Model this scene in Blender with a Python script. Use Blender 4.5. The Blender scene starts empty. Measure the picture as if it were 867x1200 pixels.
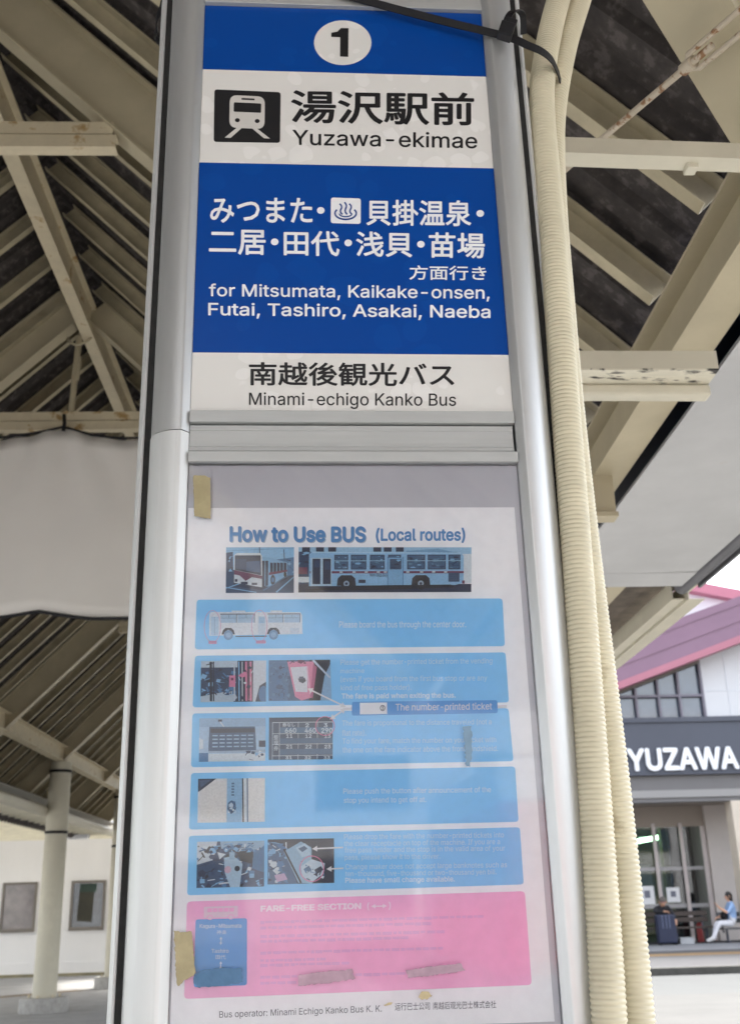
import bpy, bmesh, math, random
from mathutils import Vector, Matrix
from mathutils.geometry import delaunay_2d_cdt
R = math.radians
SC = bpy.context.scene
COL = SC.collection

# ------------------------------------------------------------------ camera
CAMZ = 1.5
F_PX, PITCH, ROLL = 1235.0, 0.352057, -0.0277298        # focal length in pixels of an 867 x 1200 frame
_f = Vector((0, math.cos(PITCH), math.sin(PITCH)))
_u0 = Vector((0, -math.sin(PITCH), math.cos(PITCH)))
_r0 = Vector((1, 0, 0))
_r = _r0 * math.cos(ROLL) + _u0 * math.sin(ROLL)
_u = -_r0 * math.sin(ROLL) + _u0 * math.cos(ROLL)
cam_d = bpy.data.cameras.new('camera')
cam = bpy.data.objects.new('camera', cam_d)
COL.objects.link(cam)
m = Matrix((( _r.x, _u.x, -_f.x, 0), (_r.y, _u.y, -_f.y, 0), (_r.z, _u.z, -_f.z, CAMZ), (0, 0, 0, 1)))
cam.matrix_world = m
cam_d.sensor_fit = 'VERTICAL'
cam_d.sensor_height = 24.0
cam_d.lens = F_PX / 1200.0 * 24.0
cam_d.clip_start = 0.05
cam_d.clip_end = 3000
cam_d.dof.use_dof = True
cam_d.dof.focus_distance = 1.42
cam_d.dof.aperture_fstop = cam_d.lens / 3.6
SC.camera = cam

# ------------------------------------------------------------------ sky, sun, exposure
SUN_EL, SUN_AZ = R(58), R(35)                            # azimuth clockwise from +Y
w = bpy.data.worlds.new('World')
SC.world = w
w.use_nodes = True
nt = w.node_tree
bg = nt.nodes['Background']
sky = nt.nodes.new('ShaderNodeTexSky')
sky.sky_type = 'NISHITA'
sky.sun_disc = False
sky.sun_elevation = SUN_EL
sky.sun_rotation = SUN_AZ
sky.air_density = 1.0
sky.dust_density = 4.0
hs = nt.nodes.new('ShaderNodeHueSaturation')
hs.inputs['Saturation'].default_value = 0.35             # thin overcast
nt.links.new(sky.outputs[0], hs.inputs['Color'])
nt.links.new(hs.outputs[0], bg.inputs['Color'])
bg.inputs['Strength'].default_value = 0.15
sd = bpy.data.lights.new('sun', 'SUN')
sd.energy = 1.5
sd.angle = R(14)
sd.color = (1.0, 0.96, 0.9)
sun = bpy.data.objects.new('sun', sd)
COL.objects.link(sun)
sun.rotation_euler = (math.pi / 2 - SUN_EL, 0, math.pi - SUN_AZ)
SC.view_settings.view_transform = 'Standard'
SC.view_settings.look = 'None'
SC.view_settings.gamma = 1
SC.view_settings.use_curve_mapping = False
SC.view_settings.exposure = 2.42
SC.cycles.max_bounces = 8
SC.cycles.diffuse_bounces = 5
SC.cycles.transparent_max_bounces = 12
SC.cycles.use_denoising = True

# ------------------------------------------------------------------ frames of reference
# the sign's front plane, and the frame of the bus-terminal canopy, each turned a few degrees about Z
SIGN_D, SIGN_YAW = 1.3, 0.0734433
SX = Vector((math.cos(SIGN_YAW), math.sin(SIGN_YAW), 0))
SY = Vector((-math.sin(SIGN_YAW), math.cos(SIGN_YAW), 0))
S0 = Vector((0, SIGN_D, 0))
CYAW = R(2.7)
CXv = Vector((math.cos(CYAW), math.sin(CYAW), 0))
CYv = Vector((-math.sin(CYAW), math.cos(CYAW), 0))
CAMP = Vector((0, 0, CAMZ))


def ray(px, py):
    return _r * ((px - 433.5) / F_PX) - _u * ((py - 600.0) / F_PX) + _f


def sg(px, py, dy=0.0):
    """drafting helper: photo pixel -> (x, z) in the sign's own frame, on the plane dy behind its face"""
    d = ray(px, py)
    t = (SIGN_D * SY.y + dy) / d.dot(SY)
    p = CAMP + d * t - S0
    return p.dot(SX), p.z


def cn(px, py, l=None, h=None, x=None, K=None):
    """drafting helper: photo pixel -> point in the canopy frame at depth l, height h above eye, side x, or roof plane x+h=K"""
    d = ray(px, py)
    a, b, c = d.dot(CXv), d.dot(CYv), d.z
    t = l / b if l is not None else h / c if h is not None else x / a if x is not None else K / (a + c)
    return Vector((a * t, b * t, c * t + CAMZ))


# ------------------------------------------------------------------ materials
_mc = {}


def mat(name, col, rough=0.6, metal=0.0, noise=0.0, scale=8.0, bump=0.0, spec=0.5, coat=0.0, col2=None, thr=None, emit=None, obj_scale=(1, 1, 1)):
    if name in _mc:
        return _mc[name]
    M = bpy.data.materials.new(name)
    M.use_nodes = True
    n, L = M.node_tree.nodes, M.node_tree.links
    b = n['Principled BSDF']
    b.inputs['Base Color'].default_value = (*col, 1)
    b.inputs['Roughness'].default_value = rough
    b.inputs['Metallic'].default_value = metal
    b.inputs['Specular IOR Level'].default_value = spec
    b.inputs['Coat Weight'].default_value = coat
    b.inputs['Coat Roughness'].default_value = 0.08
    if emit:
        b.inputs['Emission Color'].default_value = (*emit[0], 1)
        b.inputs['Emission Strength'].default_value = emit[1]
    if noise or col2 or bump:
        tc = n.new('ShaderNodeTexCoord')
        mp = n.new('ShaderNodeMapping')
        mp.inputs['Scale'].default_value = obj_scale
        L.new(tc.outputs['Object'], mp.inputs[0])
        tx = n.new('ShaderNodeTexNoise')
        tx.inputs['Scale'].default_value = scale
        tx.inputs['Detail'].default_value = 6
        tx.inputs['Roughness'].default_value = 0.62
        L.new(mp.outputs[0], tx.inputs['Vector'])
        if noise or col2:
            rp = n.new('ShaderNodeValToRGB')
            e = rp.color_ramp.elements
            if col2 is None:
                e[0].position, e[1].position = 0.3, 0.72
                e[0].color = (*[c * (1 - noise) for c in col], 1)
                e[1].color = (*[min(1, c * (1 + noise)) for c in col], 1)
            else:
                t = thr or 0.6
                e[0].position, e[1].position = t, t + 0.07
                e[0].color = (*col, 1)
                e[1].color = (*col2, 1)
                k = e.new(max(0.0, t - 0.25))
                k.color = (*[c * (1 - noise) for c in col], 1)
            L.new(tx.outputs['Fac'], rp.inputs[0])
            L.new(rp.outputs[0], b.inputs['Base Color'])
        if bump:
            bp = n.new('ShaderNodeBump')
            bp.inputs['Strength'].default_value = bump
            bp.inputs['Distance'].default_value = 0.01
            L.new(tx.outputs['Fac'], bp.inputs['Height'])
            L.new(bp.outputs[0], b.inputs['Normal'])
    _mc[name] = M
    return M


def flat_ink(rgb, rough=0.5, var=0.05):
    """printed ink of one sRGB colour with a faint grain"""
    key = 'ink_%02x%02x%02x' % tuple(int(c) for c in rgb)
    lin = tuple(((c / 255) / 12.92 if c / 255 <= 0.04045 else ((c / 255 + 0.055) / 1.055) ** 2.4) for c in rgb)
    return mat(key, lin, rough, noise=var, scale=60)


def photo_ink(rgb):
    key = 'photo_ink_%02x%02x%02x' % tuple(int(c) for c in rgb)
    return mat(key, srgb(*rgb), 0.5, noise=0.13, scale=420)


def srgb(r, g, b):
    return tuple(((c / 255) / 12.92 if c / 255 <= 0.04045 else ((c / 255 + 0.055) / 1.055) ** 2.4) for c in (r, g, b))


def blotched(name, c1, c2, scale, rough=0.32):
    """sheet with trapped-air blisters: round patches of slightly different tone"""
    M = bpy.data.materials.new(name)
    M.use_nodes = True
    n, L = M.node_tree.nodes, M.node_tree.links
    b = n['Principled BSDF']
    tc = n.new('ShaderNodeTexCoord')
    nz = n.new('ShaderNodeTexNoise')
    nz.inputs['Scale'].default_value = scale * 0.6
    nz.inputs['Detail'].default_value = 2
    mx = n.new('ShaderNodeMix')
    mx.data_type = 'VECTOR'
    mx.inputs['Factor'].default_value = 0.035
    L.new(tc.outputs['Object'], mx.inputs['A'])
    L.new(nz.outputs['Color'], mx.inputs['B'])
    L.new(tc.outputs['Object'], nz.inputs['Vector'])
    v = n.new('ShaderNodeTexVoronoi')
    v.inputs['Scale'].default_value = scale
    v.inputs['Randomness'].default_value = 1.0
    L.new(mx.outputs['Result'], v.inputs['Vector'])
    # radius differs from cell to cell
    sep = n.new('ShaderNodeSeparateColor')
    L.new(v.outputs['Color'], sep.inputs[0])
    mul = n.new('ShaderNodeMath'); mul.operation = 'MULTIPLY_ADD'
    mul.inputs[1].default_value = 0.55; mul.inputs[2].default_value = 0.0
    L.new(sep.outputs[0], mul.inputs[0])
    sub = n.new('ShaderNodeMath'); sub.operation = 'SUBTRACT'
    L.new(mul.outputs[0], sub.inputs[0]); L.new(v.outputs['Distance'], sub.inputs[1])
    mr = n.new('ShaderNodeMapRange')
    mr.inputs['From Min'].default_value = -0.02; mr.inputs['From Max'].default_value = 0.02
    L.new(sub.outputs[0], mr.inputs['Value'])
    mc = n.new('ShaderNodeMix'); mc.data_type = 'RGBA'
    mc.inputs['A'].default_value = (*c1, 1); mc.inputs['B'].default_value = (*c2, 1)
    L.new(mr.outputs[0], mc.inputs['Factor'])
    L.new(mc.outputs['Result'], b.inputs['Base Color'])
    b.inputs['Roughness'].default_value = rough
    b.inputs['Specular IOR Level'].default_value = 0.35
    bp = n.new('ShaderNodeBump'); bp.inputs['Strength'].default_value = 0.06; bp.inputs['Distance'].default_value = 0.002
    L.new(mr.outputs[0], bp.inputs['Height']); L.new(bp.outputs[0], b.inputs['Normal'])
    return M


def rusty(name, paint, rust, thr, scale, rough=0.55, stretch=(1, 1, 1), dark=None):
    return mat(name, paint, rough, noise=0.12, scale=scale, col2=rust, thr=thr, bump=0.08, obj_scale=stretch)


M_alu = mat('anodised_aluminium', (0.60, 0.61, 0.61), 0.40, metal=0.7, noise=0.03, scale=14, obj_scale=(6, 6, 0.6))
M_alu_low = mat('pale_aluminium', (0.66, 0.67, 0.66), 0.44, metal=0.4, noise=0.025, scale=14, obj_scale=(6, 6, 0.5))
M_alu_bar = mat('dull_aluminium_bar', (0.46, 0.47, 0.46), 0.5, metal=0.3, noise=0.04, scale=20, obj_scale=(0.6, 6, 6))
M_gasket = mat('dirty_black_rubber', (0.012, 0.012, 0.011), 0.8, noise=0.5, scale=60, bump=0.3)
M_black = mat('black_nylon', (0.010, 0.010, 0.012), 0.45, spec=0.25, noise=0.2, scale=50)
M_pipe = mat('cream_ribbed_plastic', (0.66, 0.605, 0.44), 0.45, noise=0.10, scale=16, bump=0.0, col2=(0.50, 0.44, 0.30), thr=0.66)
M_cream = rusty('cream_steel_paint', (0.50, 0.435, 0.295), (0.26, 0.16, 0.065), 0.68, 3.0)
M_cream_l = rusty('pale_cream_steel_paint', (0.62, 0.58, 0.46), (0.30, 0.17, 0.07), 0.735, 4.0)
M_cream_rust = rusty('rust_stained_cream_paint', (0.60, 0.52, 0.36), (0.36, 0.23, 0.09), 0.585, 6.0)
M_rafter = mat('cream_rafter_paint', (0.42, 0.365, 0.245), 0.6, noise=0.20, scale=5)
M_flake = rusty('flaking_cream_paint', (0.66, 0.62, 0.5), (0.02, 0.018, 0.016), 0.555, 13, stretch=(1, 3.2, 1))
M_rod = rusty('rusted_white_rod', (0.50, 0.43, 0.33), (0.24, 0.12, 0.05), 0.53, 26)
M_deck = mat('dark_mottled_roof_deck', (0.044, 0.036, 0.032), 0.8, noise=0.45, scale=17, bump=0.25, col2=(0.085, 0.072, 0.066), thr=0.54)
M_white_wall = mat('white_render_wall', (0.76, 0.75, 0.74), 0.8, noise=0.04, scale=1.2, obj_scale=(1, 1, 0.3))
M_banner = mat('white_vinyl_cloth', (0.86, 0.82, 0.76), 0.65, noise=0.05, scale=1.6, bump=0.15)
M_sheet = mat('white_soffit_sheet', (0.50, 0.50, 0.50), 0.6, noise=0.10, scale=2.2, col2=(0.44, 0.39, 0.35), thr=0.62)
M_concrete = mat('grey_concrete', (0.36, 0.35, 0.33), 0.9, noise=0.2, scale=12, bump=0.3)
M_asphalt = mat('grey_asphalt', (0.27, 0.267, 0.26), 0.9, noise=0.15, scale=3, bump=0.2)
M_road = mat('pale_concrete_road', (0.078, 0.078, 0.074), 0.9, noise=0.13, scale=1.3)
M_gutter = mat('greyer_road_edge', (0.072, 0.076, 0.075), 0.9, noise=0.08, scale=1.2)
M_pave = mat('grey_pavement', (0.048, 0.048, 0.052), 0.85, noise=0.08, scale=2)
M_kerb = mat('weathered_kerb_stone', (0.075, 0.073, 0.065), 0.9, noise=0.3, scale=4)
M_yellow = mat('yellow_ochre_paint', (0.14, 0.085, 0.03), 0.8, noise=0.12, scale=6)
M_whiteline = mat('worn_white_road_paint', (0.40, 0.40, 0.39), 0.8, noise=0.2, scale=6)
M_winframe = mat('brown_window_frame', (0.16, 0.14, 0.12), 0.5, noise=0.1, scale=10)
M_purple = mat('hazed_purple_red_metal', srgb(134, 104, 124), 0.5, noise=0.05, scale=1)  # haze put into the colour, paler and greyer
M_pink = mat('pink_red_roof_trim', srgb(174, 112, 128), 0.5, noise=0.05, scale=1)  # lightened as well, the haze is in the colour
M_fascia = mat('dark_slate_fascia', srgb(76, 80, 92), 0.5, noise=0.05, scale=1)
M_beige = mat('beige_grey_soffit', srgb(150, 140, 130), 0.7, noise=0.06, scale=1)
M_pillar = mat('cream_pillar', srgb(206, 194, 178), 0.7, noise=0.06, scale=2)
M_letter = mat('white_letter_enamel', (0.85, 0.87, 0.9), 0.4)
M_white_panel = mat('white_wall_panel', (0.64, 0.65, 0.67), 0.6, noise=0.03, scale=0.6)
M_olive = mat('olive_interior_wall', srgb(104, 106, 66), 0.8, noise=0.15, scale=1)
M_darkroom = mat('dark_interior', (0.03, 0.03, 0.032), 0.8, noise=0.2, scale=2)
M_rail = mat('pinkish_brown_metal_post', srgb(186, 176, 172), 0.5, noise=0.08, scale=5)
M_hill = mat('wooded_hillside_green', (0.05, 0.08, 0.04), 0.9, noise=0.4, scale=0.05)
M_paper = mat('white_notice_paper', (0.72, 0.72, 0.72), 0.7)
M_tape = mat('yellowed_masking_tape', srgb(172, 160, 122), 0.6, noise=0.14, scale=45, col2=srgb(120, 100, 66), thr=0.68, bump=0.4)
M_tape2 = mat('browned_masking_tape', srgb(178, 165, 128), 0.6, noise=0.16, scale=45, col2=srgb(110, 88, 56), thr=0.66, bump=0.4)
M_residue = mat('grey_brown_glue_residue', srgb(176, 146, 160), 0.75, noise=0.16, scale=70, bump=0.3)
M_glue = mat('yellow_glue_spot', srgb(196, 180, 140), 0.6, noise=0.15, scale=80)


def glass_mat(name, tint, gloss=1.0, rough=0.02, film=0.0, film_col=(0.8, 0.8, 0.8)):
    M = bpy.data.materials.new(name)
    M.use_nodes = True
    n, L = M.node_tree.nodes, M.node_tree.links
    n.remove(n['Principled BSDF'])
    out = n['Material Output']
    tr = n.new('ShaderNodeBsdfTransparent'); tr.inputs[0].default_value = (*tint, 1)
    gl = n.new('ShaderNodeBsdfGlossy'); gl.inputs['Roughness'].default_value = rough
    gl.inputs['Color'].default_value = (gloss, gloss, gloss, 1)
    fr = n.new('ShaderNodeFresnel'); fr.inputs['IOR'].default_value = 1.5 if not film else 1.56
    mx = n.new('ShaderNodeMixShader')
    L.new(fr.outputs[0], mx.inputs[0]); L.new(tr.outputs[0], mx.inputs[1]); L.new(gl.outputs[0], mx.inputs[2])
    last = mx
    if film:
        df = n.new('ShaderNodeBsdfDiffuse'); df.inputs[0].default_value = (*film_col, 1)
        m2 = n.new('ShaderNodeMixShader')
        tc = n.new('ShaderNodeTexCoord'); nz = n.new('ShaderNodeTexNoise')
        nz.inputs['Scale'].default_value = 6; nz.inputs['Detail'].default_value = 7
        L.new(tc.outputs['Object'], nz.inputs['Vector'])
        mr = n.new('ShaderNodeMapRange'); mr.inputs['To Min'].default_value = film * 0.5; mr.inputs['To Max'].default_value = film * 1.5
        L.new(nz.outputs['Fac'], mr.inputs['Value'])
        L.new(mr.outputs[0], m2.inputs[0]); L.new(mx.outputs[0], m2.inputs[1]); L.new(df.outputs[0], m2.inputs[2])
        last = m2
    L.new(last.outputs[0], out.inputs['Surface'])
    return M


def cloth_mat(name, col, through):
    M = bpy.data.materials.new(name)
    M.use_nodes = True
    n, L = M.node_tree.nodes, M.node_tree.links
    b = n['Principled BSDF']
    b.inputs['Roughness'].default_value = 0.7
    tc = n.new('ShaderNodeTexCoord'); nz = n.new('ShaderNodeTexNoise'); nz.inputs['Scale'].default_value = 1.4; nz.inputs['Detail'].default_value = 5
    rp = n.new('ShaderNodeValToRGB')
    rp.color_ramp.elements[0].position, rp.color_ramp.elements[1].position = 0.3, 0.7
    rp.color_ramp.elements[0].color = (*[c * 0.93 for c in col], 1); rp.color_ramp.elements[1].color = (*col, 1)
    L.new(tc.outputs['Object'], nz.inputs['Vector']); L.new(nz.outputs['Fac'], rp.inputs[0]); L.new(rp.outputs[0], b.inputs['Base Color'])
    t = n.new('ShaderNodeBsdfTranslucent'); L.new(rp.outputs[0], t.inputs[0])
    m_ = n.new('ShaderNodeMixShader'); m_.inputs[0].default_value = through
    L.new(b.outputs[0], m_.inputs[1]); L.new(t.outputs[0], m_.inputs[2]); L.new(m_.outputs[0], n['Material Output'].inputs['Surface'])
    return M


M_banner = cloth_mat('thin_white_cloth', (0.92, 0.885, 0.83), 0.10)
M_acrylic = glass_mat('scuffed_acrylic', (1, 1, 1), 0.75, 0.03, film=0.012, film_col=(0.75, 0.75, 0.78))
M_glass = glass_mat('window_glass', (0.75, 0.78, 0.8), 1.0, 0.02)
M_skyglass = mat('sky_reflecting_glass', (0.055, 0.08, 0.125), 0.08, spec=1.0, noise=0.25, scale=0.6, coat=1.0)


# ------------------------------------------------------------------ mesh helpers
class MB:
    """collects faces for ONE mesh"""
    def __init__(self):
        self.v, self.f, self.m, self.mats = [], [], [], []

    def mi(self, mt):
        if mt is None:
            return 0
        if mt not in self.mats:
            self.mats.append(mt)
        return self.mats.index(mt)

    def poly(self, pts, mt=None):
        i = len(self.v)
        self.v += [tuple(p) for p in pts]
        self.f.append(list(range(i, i + len(pts)))); self.m.append(self.mi(mt))
        return self

    def grid(self, rows, mt=None, closed=False, caps=False):
        i = len(self.v); n = len(rows[0]); k = self.mi(mt)
        for r in rows:
            self.v += [tuple(p) for p in r]
        for a in range(len(rows) - 1):
            for b in range(n if closed else n - 1):
                c = (b + 1) % n
                self.f.append([i + a * n + b, i + a * n + c, i + (a + 1) * n + c, i + (a + 1) * n + b]); self.m.append(k)
        if caps:
            self.f.append([i + b for b in range(n)][::-1]); self.m.append(k)
            self.f.append([i + (len(rows) - 1) * n + b for b in range(n)]); self.m.append(k)
        return self

    def box(self, x0, x1, y0, y1, z0, z1, mt=None):
        a = [(x0, y0), (x1, y0), (x1, y1), (x0, y1)]
        return self.grid([[(x, y, z0) for x, y in a], [(x, y, z1) for x, y in a]], mt, True, True)

    def extrude(self, sec, p0, p1, side, up, mt=None):
        p0, p1, side, up = Vector(p0), Vector(p1), Vector(side), Vector(up)
        return self.grid([[p0 + side * a + up * b for a, b in sec], [p1 + side * a + up * b for a, b in sec]], mt, True, True)

    def tube(self, path, rad, n=12, mt=None, caps=True):
        path = [Vector(p) for p in path]
        rads = rad if isinstance(rad, (list, tuple)) else [rad] * len(path)
        t0 = (path[1] - path[0]).normalized()
        s = t0.orthogonal().normalized()
        rows = []
        for i, p in enumerate(path):
            t = (path[min(i + 1, len(path) - 1)] - path[max(i - 1, 0)]).normalized()
            s = (s - t * s.dot(t)).normalized(); q = t.cross(s)
            rows.append([p + (s * math.cos(2 * math.pi * j / n) + q * math.sin(2 * math.pi * j / n)) * rads[i] for j in range(n)])
        return self.grid(rows, mt, True, caps)

    def build(self, name, mt=None, parent=None, smooth=False, bevel=0.0):
        me = bpy.data.meshes.new(name)
        me.from_pydata(self.v, [], self.f)
        ms = self.mats or ([mt] if mt else [])
        for q in ms:
            me.materials.append(q)
        if self.mats:
            me.polygons.foreach_set('material_index', self.m)
        bm = bmesh.new(); bm.from_mesh(me)
        bmesh.ops.recalc_face_normals(bm, faces=bm.faces)
        bm.to_mesh(me); bm.free()
        if smooth:
            me.polygons.foreach_set('use_smooth', [True] * len(me.polygons))
        o = bpy.data.objects.new(name, me)
        COL.objects.link(o)
        if parent:
            o.parent = parent
        if smooth:
            me.set_sharp_from_angle(angle=R(40))
        if bevel:
            b = o.modifiers.new('bevel', 'BEVEL'); b.width = bevel; b.segments = 2; b.limit_method = 'ANGLE'
        return o


def tag(o, label=None, cat=None, group=None, kind=None):
    if label: o['label'] = label
    if cat: o['category'] = cat
    if group: o['group'] = group
    if kind: o['kind'] = kind
    return o


def empty(name, loc=(0, 0, 0), rz=0.0):
    o = bpy.data.objects.new(name, None)
    o.location = loc; o.rotation_euler = (0, 0, rz)
    o.empty_display_size = 0.1
    COL.objects.link(o)
    return o


def child_copy(o, parent):
    c = o.copy(); COL.objects.link(c); c.parent = parent
    for ch in list(o.children):
        child_copy(ch, c)
    return c


def in_frame(o, yaw=CYAW, loc=(0, 0, 0)):
    o.location = loc; o.rotation_euler = (0, 0, yaw)
    return o


def isec(w, h, t=0.012):
    a, b = w / 2, t / 2
    return [(-a, 0), (a, 0), (a, t), (b, t), (b, h - t), (a, h - t), (a, h), (-a, h), (-a, h - t), (-b, h - t), (-b, t), (-a, t)]


def csec(w, h, t=0.006):
    return [(0, 0), (w, 0), (w, t), (t, t), (t, h - t), (w, h - t), (w, h), (0, h)]


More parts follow.
